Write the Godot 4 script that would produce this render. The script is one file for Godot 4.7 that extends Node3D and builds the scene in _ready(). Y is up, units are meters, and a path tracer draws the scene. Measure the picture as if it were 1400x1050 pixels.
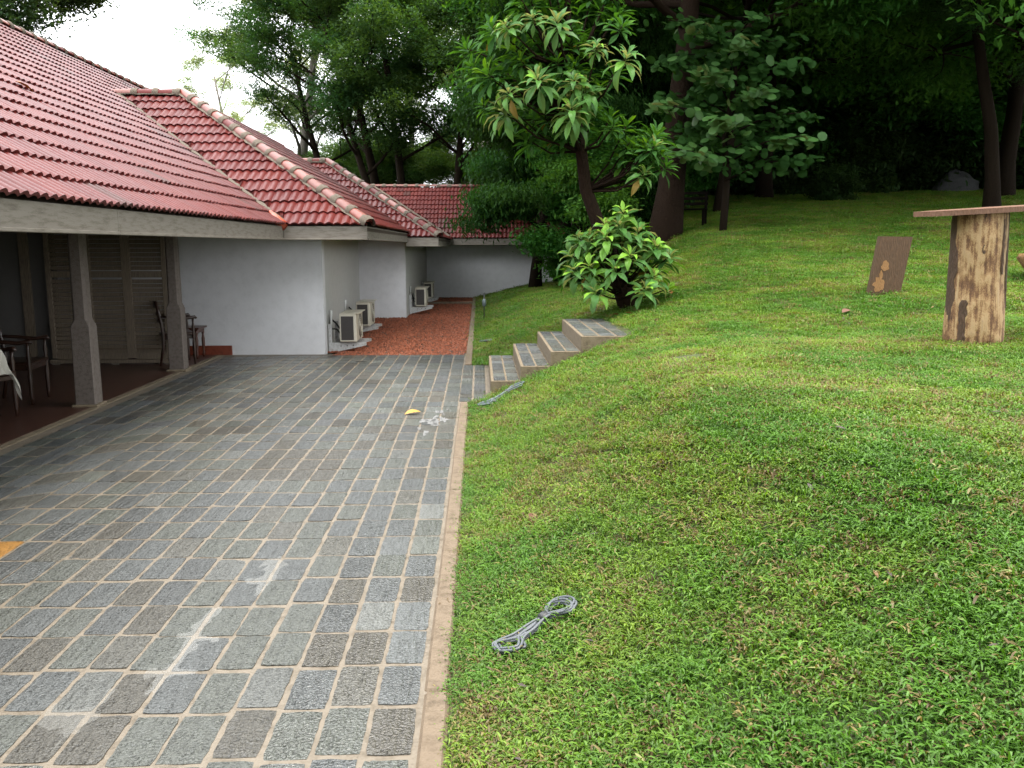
extends Node3D

const EYE := Vector3(0, 1.7, 0)
const PITCH := 9.15
const YAW := 2.15
var rng := RandomNumberGenerator.new()
var used := {}
var M := {}
var lump := FastNoiseLite.new()
var patch := FastNoiseLite.new()
var fine := FastNoiseLite.new()

# ------------------------------------------------------------------ naming and nodes
func numbered(called: String) -> String:
	if not used.has(called):
		used[called] = 0
		return called
	used[called] += 1
	return "%s_%03d" % [called, used[called]]

func tag(o: Node3D, label: String, category: String, group := "") -> Node3D:
	o.set_meta("label", label)
	o.set_meta("category", category)
	if group:
		o.set_meta("group", group)
	return o

func thing(called: String, label: String, category: String, at := Vector3.ZERO, turn := 0.0, group := "") -> Node3D:
	var o := Node3D.new()
	o.name = numbered(called)
	add_child(o)
	o.position = at
	o.rotation.y = turn
	return tag(o, label, category, group)

func piece(called: String, mesh: Mesh, m: Material, parent: Node3D, xf := Transform3D()) -> MeshInstance3D:
	var o := MeshInstance3D.new()
	o.mesh = mesh
	if m:
		o.material_override = m
	o.transform = xf
	if parent == self:
		o.name = numbered(called)
		add_child(o)
	else:
		o.name = called
		parent.add_child(o, true)
	return o

func obj(called: String, st: SurfaceTool, m: Material, parent: Node3D, xf := Transform3D()) -> MeshInstance3D:
	st.generate_normals()
	return piece(called, st.commit(), m, parent, xf)

func struct(o: Node3D, kind := "structure") -> Node3D:
	o.set_meta("kind", kind)
	return o

func many(called: String, mesh: Mesh, m: Material, xs: Array, cs: Array, parent: Node3D) -> MultiMeshInstance3D:
	var mm := MultiMesh.new()
	mm.transform_format = MultiMesh.TRANSFORM_3D
	mm.use_colors = true
	mm.mesh = mesh
	mm.instance_count = xs.size()
	for i in xs.size():
		mm.set_instance_transform(i, xs[i])
		mm.set_instance_color(i, cs[i])
	var o := MultiMeshInstance3D.new()
	o.multimesh = mm
	o.material_override = m
	if parent == self:
		o.name = numbered(called)
		add_child(o)
	else:
		o.name = called
		parent.add_child(o, true)
	return o

# ------------------------------------------------------------------ mesh helpers
func begin(smooth := false) -> SurfaceTool:
	var st := SurfaceTool.new()
	st.begin(Mesh.PRIMITIVE_TRIANGLES)
	st.set_smooth_group(0 if smooth else -1)
	return st

func tri(st: SurfaceTool, a: Vector3, b: Vector3, c: Vector3) -> void:   # counter-clockwise seen from outside
	st.add_vertex(a); st.add_vertex(c); st.add_vertex(b)

func quad(st: SurfaceTool, a: Vector3, b: Vector3, c: Vector3, d: Vector3) -> void:
	tri(st, a, b, c); tri(st, a, c, d)

func uvtri(st: SurfaceTool, p: Array, u: Array) -> void:
	for k in [0, 2, 1]:
		st.set_uv(u[k]); st.add_vertex(p[k])

func face(st: SurfaceTool, pts: Array, out: Vector3) -> void:
	var n: Vector3 = (pts[1] - pts[0]).cross(pts[2] - pts[0])
	var p: Array = pts.duplicate()
	if n.dot(out) < 0.0:
		p.reverse()
	for k in range(1, p.size() - 1):
		tri(st, p[0], p[k], p[k + 1])

func box(st: SurfaceTool, c: Vector3, size: Vector3, bev := 0.0, b := Basis()) -> void:
	var h := size * 0.5
	bev = minf(bev, minf(h.x, minf(h.y, h.z)) * 0.8)
	var P := func(sx: int, sy: int, sz: int, ax: int) -> Vector3:
		var v := Vector3(sx * (h.x - (0.0 if ax == 0 else bev)), sy * (h.y - (0.0 if ax == 1 else bev)), sz * (h.z - (0.0 if ax == 2 else bev)))
		return c + b * v
	for s in [-1, 1]:
		face(st, [P.call(s, -1, -1, 0), P.call(s, 1, -1, 0), P.call(s, 1, 1, 0), P.call(s, -1, 1, 0)], b.x * s)
		face(st, [P.call(-1, s, -1, 1), P.call(1, s, -1, 1), P.call(1, s, 1, 1), P.call(-1, s, 1, 1)], b.y * s)
		face(st, [P.call(-1, -1, s, 2), P.call(1, -1, s, 2), P.call(1, 1, s, 2), P.call(-1, 1, s, 2)], b.z * s)
	if bev <= 0.0:
		return
	for s in [-1, 1]:
		for q in [-1, 1]:
			face(st, [P.call(s, q, -1, 0), P.call(s, q, 1, 0), P.call(s, q, 1, 1), P.call(s, q, -1, 1)], b.x * s + b.y * q)
			face(st, [P.call(s, -1, q, 0), P.call(s, 1, q, 0), P.call(s, 1, q, 2), P.call(s, -1, q, 2)], b.x * s + b.z * q)
			face(st, [P.call(-1, s, q, 1), P.call(1, s, q, 1), P.call(1, s, q, 2), P.call(-1, s, q, 2)], b.y * s + b.z * q)
			for w in [-1, 1]:
				face(st, [P.call(s, q, w, 0), P.call(s, q, w, 1), P.call(s, q, w, 2)], b.x * s + b.y * q + b.z * w)

func tube(st: SurfaceTool, pts: Array, radii: Array, sides := 8, cap := true, flute := 0.0, uvs := false) -> void:
	var rings := []
	var t0: Vector3 = (pts[1] - pts[0]).normalized()
	var nx := t0.cross(Vector3(0.31, 0.17, 0.93)).normalized()
	if nx.length() < 0.1:
		nx = t0.cross(Vector3.RIGHT).normalized()
	for i in pts.size():
		var t: Vector3 = (pts[mini(i + 1, pts.size() - 1)] - pts[maxi(i - 1, 0)]).normalized()
		nx = (nx - t * nx.dot(t)).normalized()
		var ny := t.cross(nx)
		var ring := []
		for k in sides + 1:
			var a := TAU * (k % sides) / sides
			var r: float = radii[i] * (1.0 + flute * (sin(a * 3.0 + i * 0.23) + 0.6 * sin(a * 5.0 + 1.3 - i * 0.31)))
			ring.append(pts[i] + (nx * cos(a) + ny * sin(a)) * r)
		rings.append(ring)
	for i in pts.size() - 1:
		for k in sides:
			var a: Vector3 = rings[i][k]
			var b: Vector3 = rings[i][k + 1]
			var c: Vector3 = rings[i + 1][k + 1]
			var d: Vector3 = rings[i + 1][k]
			if uvs:
				var u0 := float(k) / sides
				var u1 := float(k + 1) / sides
				var v0 := float(i) / (pts.size() - 1)
				var v1 := float(i + 1) / (pts.size() - 1)
				uvtri(st, [a, b, c], [Vector2(u0, v0), Vector2(u1, v0), Vector2(u1, v1)])
				uvtri(st, [a, c, d], [Vector2(u0, v0), Vector2(u1, v1), Vector2(u0, v1)])
			else:
				quad(st, a, b, c, d)
	if cap:
		for e in [0, pts.size() - 1]:
			for k in sides:
				if uvs:
					st.set_uv(Vector2(0.5, 0.5))
				if e == 0:
					tri(st, pts[e], rings[e][k + 1], rings[e][k])
				else:
					tri(st, pts[e], rings[e][k], rings[e][k + 1])

func prism(st: SurfaceTool, poly: Array, o: Vector3, ex: Vector3, ey: Vector3, depth: Vector3) -> void:
	var pk := PackedVector2Array()
	var mid := Vector3.ZERO
	for q in poly:
		pk.append(q)
		mid += o + ex * q.x + ey * q.y
	mid /= poly.size()
	var ids := Geometry2D.triangulate_polygon(pk)
	for k in range(0, ids.size(), 3):
		var a := []
		for j in 3:
			var q: Vector2 = pk[ids[k + j]]
			a.append(o + ex * q.x + ey * q.y)
		face(st, a, -depth)
		face(st, [a[0] + depth, a[1] + depth, a[2] + depth], depth)
	var ccw := not Geometry2D.is_polygon_clockwise(pk)
	for k in pk.size():
		var p: Vector2 = pk[k]
		var q: Vector2 = pk[(k + 1) % pk.size()]
		var a: Vector3 = o + ex * p.x + ey * p.y
		var b: Vector3 = o + ex * q.x + ey * q.y
		var n2 := Vector2(q.y - p.y, p.x - q.x) * (1.0 if ccw else -1.0)
		face(st, [a, b, b + depth, a + depth], ex * n2.x + ey * n2.y)

func lathe(st: SurfaceTool, prof: Array, at: Vector3, sides := 10) -> void:
	var pts := []
	var rad := []
	for q in prof:
		pts.append(at + Vector3(0, q.y, 0))
		rad.append(q.x)
	tube(st, pts, rad, sides)

# ------------------------------------------------------------------ textures and materials
func noise(seed_: int, freq: float, kind := FastNoiseLite.TYPE_SIMPLEX_SMOOTH, oct := 4) -> FastNoiseLite:
	var n := FastNoiseLite.new()
	n.seed = seed_
	n.frequency = freq
	n.noise_type = kind
	n.fractal_octaves = oct
	return n

func grey(n: FastNoiseLite, w: int, h: int) -> PackedByteArray:
	var im := n.get_seamless_image(w, h, false, false, 0.1, true)
	im.convert(Image.FORMAT_L8)
	return im.get_data()

func stretched(n: FastNoiseLite, w: int, h: int) -> PackedByteArray:   # drawn small along v, pulled long: grain
	var im := n.get_seamless_image(w, h / 8, false, false, 0.1, true)
	im.convert(Image.FORMAT_L8)
	im.resize(w, h, Image.INTERPOLATE_BILINEAR)
	return im.get_data()

func ramp_texture(bytes: PackedByteArray, w: int, h: int, stops: Array) -> ImageTexture:   # stops: [[position, linear colour], ...]
	var lut := PackedByteArray()
	for i in 256:
		var t := i / 255.0
		var c: Color = stops[0][1]
		for k in stops.size() - 1:
			if t >= stops[k][0]:
				var f := clampf((t - stops[k][0]) / maxf(stops[k + 1][0] - stops[k][0], 0.001), 0, 1)
				c = stops[k][1].lerp(stops[k + 1][1], f)
		var s := c.linear_to_srgb()
		lut.append_array([int(clampf(s.r, 0, 1) * 255), int(clampf(s.g, 0, 1) * 255), int(clampf(s.b, 0, 1) * 255)])
	var out := PackedByteArray()
	out.resize(w * h * 3)
	for i in w * h:
		var v := bytes[i] * 3
		out[i * 3] = lut[v]
		out[i * 3 + 1] = lut[v + 1]
		out[i * 3 + 2] = lut[v + 2]
	return ImageTexture.create_from_image(Image.create_from_data(w, h, false, Image.FORMAT_RGB8, out))

func grey_texture(bytes: PackedByteArray, w: int, h: int) -> ImageTexture:
	return ImageTexture.create_from_image(Image.create_from_data(w, h, false, Image.FORMAT_L8, bytes))

func mixed(a: PackedByteArray, b: PackedByteArray, f: float) -> PackedByteArray:
	var out := PackedByteArray()
	out.resize(a.size())
	for i in a.size():
		out[i] = int(lerpf(a[i], b[i], f))
	return out

func G(v: float) -> Color:
	return Color(v, v, v)

func mat(called: String, c: Color, rough := 0.8, tex: Texture2D = null, size := 1.0, bump: Texture2D = null, cm := 0.0, world := true) -> StandardMaterial3D:
	var m := StandardMaterial3D.new()
	m.resource_name = called
	m.albedo_color = c.linear_to_srgb()
	m.roughness = rough
	if tex:
		m.albedo_texture = tex
	if bump:
		m.heightmap_enabled = true
		m.heightmap_texture = bump
		m.heightmap_scale = cm
	if tex or bump:
		m.uv1_triplanar = true
		m.uv1_world_triplanar = world
		m.uv1_scale = Vector3.ONE / size
	M[called] = m
	return m

func leafy(called: String, c: Color, rough: float, through: float, tinted := true) -> StandardMaterial3D:
	var m := mat(called, c, rough)
	m.vertex_color_use_as_albedo = tinted
	m.backlight_enabled = true
	m.backlight = Color(through, through, through * 0.55)
	return m

var T := {}
func make_materials() -> void:
	var n1 := grey(noise(3, 0.02), 512, 512)
	var n2 := grey(noise(5, 0.09), 512, 512)
	var speck := grey(noise(8, 0.3, FastNoiseLite.TYPE_VALUE, 2), 512, 512)
	var streak := stretched(noise(11, 0.05), 512, 512)
	var cell := noise(13, 0.06, FastNoiseLite.TYPE_CELLULAR, 2)
	var cells := grey(cell, 512, 512)
	var rough_stone := mixed(mixed(n2, speck, 0.62), streak, 0.22)
	T.stone = ramp_texture(rough_stone, 512, 512, [[0.0, G(0.2)], [0.3, G(0.42)], [0.45, G(0.72)], [0.6, G(1.0)], [1.0, G(1.0)]])
	T.stone_h = grey_texture(mixed(mixed(n2, streak, 0.5), speck, 0.3), 512, 512)
	T.plaster = ramp_texture(mixed(n1, n2, 0.3), 512, 512, [[0.0, G(0.84)], [0.3, G(0.91)], [0.5, G(0.95)], [1.0, G(1.0)]])
	T.fine_h = grey_texture(mixed(n2, speck, 0.5), 512, 512)
	T.stain = ramp_texture(mixed(n1, speck, 0.35), 512, 512, [[0.0, Color(0.35, 0.34, 0.3)], [0.3, Color(0.7, 0.68, 0.64)], [0.55, G(0.95)], [1.0, G(1.0)]])
	T.tile = ramp_texture(mixed(mixed(n1, n2, 0.5), speck, 0.25), 512, 512, [[0.0, Color(0.6, 0.62, 0.6)], [0.32, Color(0.82, 0.82, 0.8)], [0.5, G(0.95)], [0.8, Color(1.0, 1.0, 1.0)], [1.0, Color(1.0, 1.0, 0.9)]])
	T.grain = ramp_texture(mixed(streak, n2, 0.25), 512, 512, [[0.0, G(0.4)], [0.4, G(0.75)], [0.7, G(1.0)], [1.0, G(0.9)]])
	T.grain_h = grey_texture(streak, 512, 512)
	T.bark = ramp_texture(mixed(stretched(noise(21, 0.09), 512, 512), n2, 0.35), 512, 512, [[0.0, G(0.25)], [0.4, G(0.7)], [0.75, Color(1.0, 0.95, 0.88)], [1.0, Color(0.9, 1.0, 0.85)]])
	T.bark_h = grey_texture(stretched(noise(22, 0.12), 512, 512), 512, 512)
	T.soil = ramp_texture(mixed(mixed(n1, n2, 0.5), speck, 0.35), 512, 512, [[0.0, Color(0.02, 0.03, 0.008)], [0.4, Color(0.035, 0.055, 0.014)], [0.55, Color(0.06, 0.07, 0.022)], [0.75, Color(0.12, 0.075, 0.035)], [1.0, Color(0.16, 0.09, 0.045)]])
	T.gravel = ramp_texture(mixed(cells, speck, 0.45), 512, 512, [[0.0, Color(0.06, 0.018, 0.01)], [0.4, Color(0.21, 0.06, 0.026)], [0.7, Color(0.3, 0.095, 0.042)], [1.0, Color(0.36, 0.14, 0.07)]])
	T.gravel_h = grey_texture(cells, 512, 512)
	T.wet = ramp_texture(mixed(n1, n2, 0.5), 512, 512, [[0.0, G(0.02)], [0.35, G(0.09)], [0.6, G(0.3)], [1.0, G(0.6)]])

	mat("mortar", Color(0.16, 0.1323, 0.0997), 0.6, T.stain, 1.3, T.fine_h, 0.4)
	mat("kerb", Color(0.1499, 0.111, 0.0745), 0.75, T.stain, 1.1, T.fine_h, 0.5)
	mat("step_concrete", Color(0.162, 0.126, 0.081), 0.8, T.stain, 0.9, T.fine_h, 0.4)
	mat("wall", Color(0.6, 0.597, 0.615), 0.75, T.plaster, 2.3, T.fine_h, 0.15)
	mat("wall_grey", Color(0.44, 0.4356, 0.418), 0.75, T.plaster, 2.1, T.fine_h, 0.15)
	mat("shade_tinted_wall", Color(0.13, 0.122, 0.115), 0.8, T.plaster, 2.1)  # darker copy of the wall colour, verandah shade painted in
	mat("fascia", Color(0.1734, 0.1535, 0.1291), 0.75, T.stain, 1.0, T.fine_h, 0.2)
	M.fascia.uv1_scale = Vector3(0.4, 2.6, 0.4)
	mat("post", Color(0.1404, 0.1153, 0.1003), 0.75, T.stain, 0.6, T.fine_h, 0.5)
	mat("louvre", Color(0.221, 0.1724, 0.1238), 0.7, T.grain, 0.5)
	mat("deck", Color(0.05, 0.035, 0.025), 0.8, T.grain, 0.8)
	mat("red_floor", Color(0.065, 0.0286, 0.0195), 0.35, T.stain, 1.2)
	mat("skirting", Color(0.187, 0.0425, 0.0213), 0.4, T.stain, 0.7)
	mat("dark_wood", Color(0.035, 0.016, 0.01), 0.3, T.grain, 0.4)
	mat("red_wood", Color(0.075, 0.025, 0.015), 0.3, T.grain, 0.4)
	mat("cloth", Color(0.425, 0.408, 0.357), 0.9)
	mat("cap", Color(0.159, 0.047, 0.0347), 0.4, T.tile, 0.6, T.fine_h, 0.2)
	mat("cap_mortar", Color(0.1292, 0.1054, 0.0816), 0.9, T.stain, 0.35, T.fine_h, 1.2)
	mat("bright_tile", Color(0.336, 0.06, 0.028), 0.35)
	mat("ac_cream", Color(0.51, 0.476, 0.391), 0.45, T.plaster, 0.8)
	mat("ac_dark", Color(0.045, 0.038, 0.034), 0.6)
	mat("ac_white", Color(0.425, 0.425, 0.425), 0.55, T.stain, 0.5)
	mat("pipe_black", Color(0.02, 0.02, 0.022), 0.6)
	mat("pipe_white", Color(0.6, 0.6, 0.58), 0.6)
	mat("gravel_base", Color(0.85, 0.85, 0.85), 0.85, T.gravel, 0.55, T.gravel_h, 1.5)
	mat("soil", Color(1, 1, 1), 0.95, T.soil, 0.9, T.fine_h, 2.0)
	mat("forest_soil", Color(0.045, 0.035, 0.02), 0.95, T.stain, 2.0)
	mat("bark_red", Color(0.026, 0.016, 0.0105), 0.85, T.bark, 0.7, T.bark_h, 3.0).metallic_specular = 0.2
	mat("log_bark", Color(0.085, 0.047, 0.026), 0.8, T.bark, 0.5, T.bark_h, 1.5)
	mat("bark_brown", Color(0.026, 0.016, 0.009), 0.85, T.bark, 0.45, T.bark_h, 2.0).metallic_specular = 0.2
	mat("bark_dark", Color(0.018, 0.0125, 0.008), 0.9, T.bark, 0.6, T.bark_h, 2.0).metallic_specular = 0.2
	mat("bark_pale", Color(0.2, 0.18, 0.16), 0.85, T.bark, 0.8, T.bark_h, 2.0)
	mat("bench_wood", Color(0.008, 0.006, 0.005), 0.9, T.grain, 0.4).metallic_specular = 0.1
	mat("rock", Color(0.04, 0.042, 0.042), 0.85, T.stain, 0.8, T.fine_h, 3.0)
	mat("slab_wood", Color(0.092, 0.047, 0.02), 0.7, T.grain, 0.35, T.grain_h, 0.6)
	mat("slab_edge", Color(0.2, 0.1, 0.055), 0.7, T.grain, 0.3)
	mat("knot", Color(0.3, 0.15, 0.05), 0.6, T.grain, 0.15, T.grain_h, 0.4)
	mat("plank", Color(0.18, 0.09, 0.054), 0.6, T.grain, 0.3, T.grain_h, 0.5)
	mat("root_wood", Color(0.3, 0.16, 0.06), 0.8, T.bark, 0.3, T.bark_h, 2.0)
	mat("hose", Color(0.0878, 0.0979, 0.1114), 0.5)
	mat("hose_tie", Color(0.025, 0.027, 0.03), 0.5)
	mat("hose_dull", Color(0.085, 0.11, 0.115), 0.5)
	mat("lime", Color(0.1542, 0.1542, 0.1542), 0.6)
	mat("yellow_leaf", Color(0.425, 0.204, 0.0213), 0.5)
	mat("brown_leaf", Color(0.12, 0.055, 0.035), 0.7)
	mat("orange_leaf", Color(0.3, 0.11, 0.035), 0.6)
	mat("pale_leaf", Color(0.42, 0.4, 0.1), 0.6)
	leafy("grass", Color.WHITE, 0.5, 0.9)
	leafy("crown", Color.WHITE, 0.6, 0.95); M.crown.metallic_specular = 0.2
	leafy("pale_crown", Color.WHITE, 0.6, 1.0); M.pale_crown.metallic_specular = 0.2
	leafy("litter", Color.WHITE, 0.7, 0.2)
	var gm := mat("chips", Color.WHITE, 0.8); gm.vertex_color_use_as_albedo = true
	var tl := mat("tile_rest", Color.WHITE, 0.4, T.tile, 0.9, T.fine_h, 0.25); tl.vertex_color_use_as_albedo = true; tl.metallic_specular = 0.28
	for k in TILE_TONES.size():
		mat("tile%d" % k, TILE_TONES[k], 0.4, T.tile, 0.9, T.fine_h, 0.25).metallic_specular = 0.28
	for k in STONE_TONES.size():
		for w in 3:
			var m := mat("stone%d_%d" % [k, w], STONE_TONES[k] * [1.15, 0.95, 0.75][w], [0.36, 0.26, 0.18][w], T.stone, 0.83, T.stone_h, [2.4, 2.2, 1.4][w])
			if w == 2:
				m.roughness = 1.0
				m.roughness_texture = T.wet
				m.roughness_texture_channel = BaseMaterial3D.TEXTURE_CHANNEL_RED
	var s3 := mat("stone_rest", Color.WHITE, 0.28, T.stone, 0.83, T.stone_h, 2.0); s3.vertex_color_use_as_albedo = true
	var hero := [Color(0.036, 0.105, 0.024), Color(0.052, 0.14, 0.028), Color(0.08, 0.19, 0.026), Color(0.125, 0.26, 0.026), Color(0.18, 0.12, 0.03)]
	for k in hero.size():
		leafy("big_leaf%d" % k, hero[k], 0.42, 0.5, false).metallic_specular = 0.25
	var rnd := [Color(0.026, 0.075, 0.017), Color(0.034, 0.095, 0.022), Color(0.048, 0.12, 0.028)]
	for k in rnd.size():
		leafy("round_leaf%d" % k, rnd[k], 0.5, 0.45, false).metallic_specular = 0.35
	var pud := mat("water", Color(0.5, 0.5, 0.48), 0.2)
	pud.transparency = BaseMaterial3D.TRANSPARENCY_ALPHA
	pud.albedo_color.a = 0.12
	pud.metallic_specular = 0.22

const TILE_TONES := [Color(0.1, 0.018, 0.016), Color(0.108, 0.02, 0.018), Color(0.093, 0.0165, 0.0155), Color(0.104, 0.018, 0.015), Color(0.097, 0.02, 0.019), Color(0.087, 0.017, 0.016), Color(0.07, 0.018, 0.017), Color(0.064, 0.021, 0.018)]
const STONE_TONES := [Color(0.1, 0.107, 0.108), Color(0.104, 0.111, 0.1), Color(0.125, 0.13, 0.124), Color(0.085, 0.09, 0.091), Color(0.09, 0.085, 0.073), Color(0.108, 0.106, 0.094)]

# ------------------------------------------------------------------ ground height
const BANK := [Vector2(-0.12, 0.0), Vector2(0.12, 0.035), Vector2(0.46, 0.19), Vector2(0.79, 0.31), Vector2(1.16, 0.48), Vector2(1.65, 0.68), Vector2(2.2, 0.79), Vector2(3.5, 0.92), Vector2(5.0, 1.01), Vector2(8.0, 1.12), Vector2(20.0, 1.45), Vector2(90.0, 2.5)]
const NEAR_BANK := [Vector2(-0.12, 0.0), Vector2(0.12, 0.05), Vector2(0.4, 0.2), Vector2(0.8, 0.5), Vector2(1.15, 0.75), Vector2(1.45, 0.84), Vector2(2.2, 0.88), Vector2(3.5, 0.93), Vector2(5.0, 1.01), Vector2(8.0, 1.12), Vector2(20.0, 1.45), Vector2(90.0, 2.5)]
func along(b: Array, x: float) -> float:
	if x <= b[0].x:
		return 0.0
	for k in b.size() - 1:
		if x < b[k + 1].x:
			return lerpf(b[k].y, b[k + 1].y, (x - b[k].x) / (b[k + 1].x - b[k].x))
	return 2.5

func bank(x: float, near: float) -> float:   # near the viewer the bank is steeper below a rounded crest
	return along(BANK, x) if near <= 0.0 else lerpf(along(BANK, x), along(NEAR_BANK, x), near)

func height(x: float, z: float) -> float:
	var t := -z
	var b := 0.0
	var near := 1.0 - smoothstep(6.0, 9.3, t)
	var xb := x / (1.0 + 0.6 * (1.0 - smoothstep(2.0, 4.6, t))) if x > 0.0 else x   # the crest swings away to the right close to the viewer
	for w in [-0.16, 0.0, 0.16]:
		b += bank(xb + w * clampf(x * 3.0, 0.0, 1.0), near) / 3.0
	var far := smoothstep(13.0, 28.0, t)
	b *= lerpf(1.0, lerpf(0.6, 1.0, smoothstep(3.0, 8.0, x)), far)
	var x0 := lerpf(1.5, 2.7, clampf((t - 12.0) / 16.0, 0, 1))
	var rise := (0.1 * maxf(0.0, minf(t, 20.0) - 8.5) + 0.085 * maxf(0.0, t - 20.0)) * smoothstep(x0, x0 + 3.0, x)
	var h := b + rise
	if x > 0.2:
		var amp := clampf((x - 0.2) * 1.5, 0, 1)
		h += amp * (lump.get_noise_2d(x, z) * 0.07 + lump.get_noise_2d(x * 3.1, z * 3.1) * 0.016)
	if t > 38.0:
		h += 0.16 * (t - 38.0) * smoothstep(-12.0, 8.0, x)
	if t > 31.0 and x < 3.0:
		h += 0.04 * (t - 31.0)
	return h

func visible_px(p: Vector3, margin: float) -> bool:
	var q := p - EYE
	var c := cos(deg_to_rad(YAW)); var s := sin(deg_to_rad(YAW))
	var r := q.x * c + q.z * s
	var fw := q.x * s - q.z * c
	var cp := cos(deg_to_rad(PITCH)); var sp := sin(deg_to_rad(PITCH))
	var d := fw * cp - q.y * sp
	if d < 0.3:
		return false
	var v := (fw * sp + q.y * cp) / d
	var u := r / d
	return absf(u) < 0.597 + margin and absf(v) < 0.4476 + margin

# ------------------------------------------------------------------ ready
func _ready() -> void:
	rng.seed = 77
	lump.seed = 4; lump.frequency = 0.35
	patch.seed = 9; patch.frequency = 0.55; patch.fractal_octaves = 3
	fine.seed = 15; fine.frequency = 2.2
	var cam := Camera3D.new()
	cam.name = "camera"
	cam.position = EYE
	cam.rotation_degrees = Vector3(-PITCH, -YAW, 0)
	cam.fov = rad_to_deg(2.0 * atan(525.0 / 1173.0))
	cam.near = 0.05
	cam.far = 600.0
	add_child(cam)
	cam.current = true
	var env := Environment.new()
	var sm := ProceduralSkyMaterial.new()
	sm.sky_top_color = Color(0.98, 0.99, 1.0)
	sm.sky_horizon_color = Color(0.64, 0.65, 0.66)
	sm.sky_curve = 0.55
	sm.ground_bottom_color = Color(0.2, 0.22, 0.18)
	sm.ground_horizon_color = Color(0.4, 0.42, 0.4)
	sm.sun_angle_max = 1.0
	var sky := Sky.new()
	sky.sky_material = sm
	env.background_mode = Environment.BG_SKY
	env.sky = sky
	env.tonemap_mode = Environment.TONE_MAPPER_LINEAR
	env.tonemap_exposure = 7.4
	env.sdfgi_enabled = true
	env.ssao_enabled = true
	env.ssil_enabled = true
	var we := WorldEnvironment.new()
	we.name = "world_environment"
	we.environment = env
	add_child(we)
	var sun := DirectionalLight3D.new()
	sun.name = "sun"
	sun.rotation_degrees = Vector3(-78, 40, 0)
	sun.light_energy = 0.25
	sun.light_color = Color(1.0, 0.97, 0.92)
	sun.light_angular_distance = 25.0
	sun.shadow_enabled = true
	add_child(sun)

	make_materials()
	build_ground()
	build_house()
	build_paving()
	build_steps()
	build_verandah_things()
	build_air_conditioners()
	build_lawn_things()
	build_leaf_tree()
	build_round_leaf_tree()
	build_forest()
	build_grass()

# ------------------------------------------------------------------ ground
func spaced(a: float, b: float, fine_a: float, fine_b: float, s0: float, grow: float) -> Array:
	var out := []
	var x := fine_a
	while x < fine_b:
		out.append(x); x += s0
	var s := s0
	while x < b:
		out.append(x); s *= grow; x += s
	out.append(b)
	s = s0; x = fine_a
	while x > a:
		s *= grow; x -= s
		out.push_front(maxf(x, a))
	return out

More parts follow.
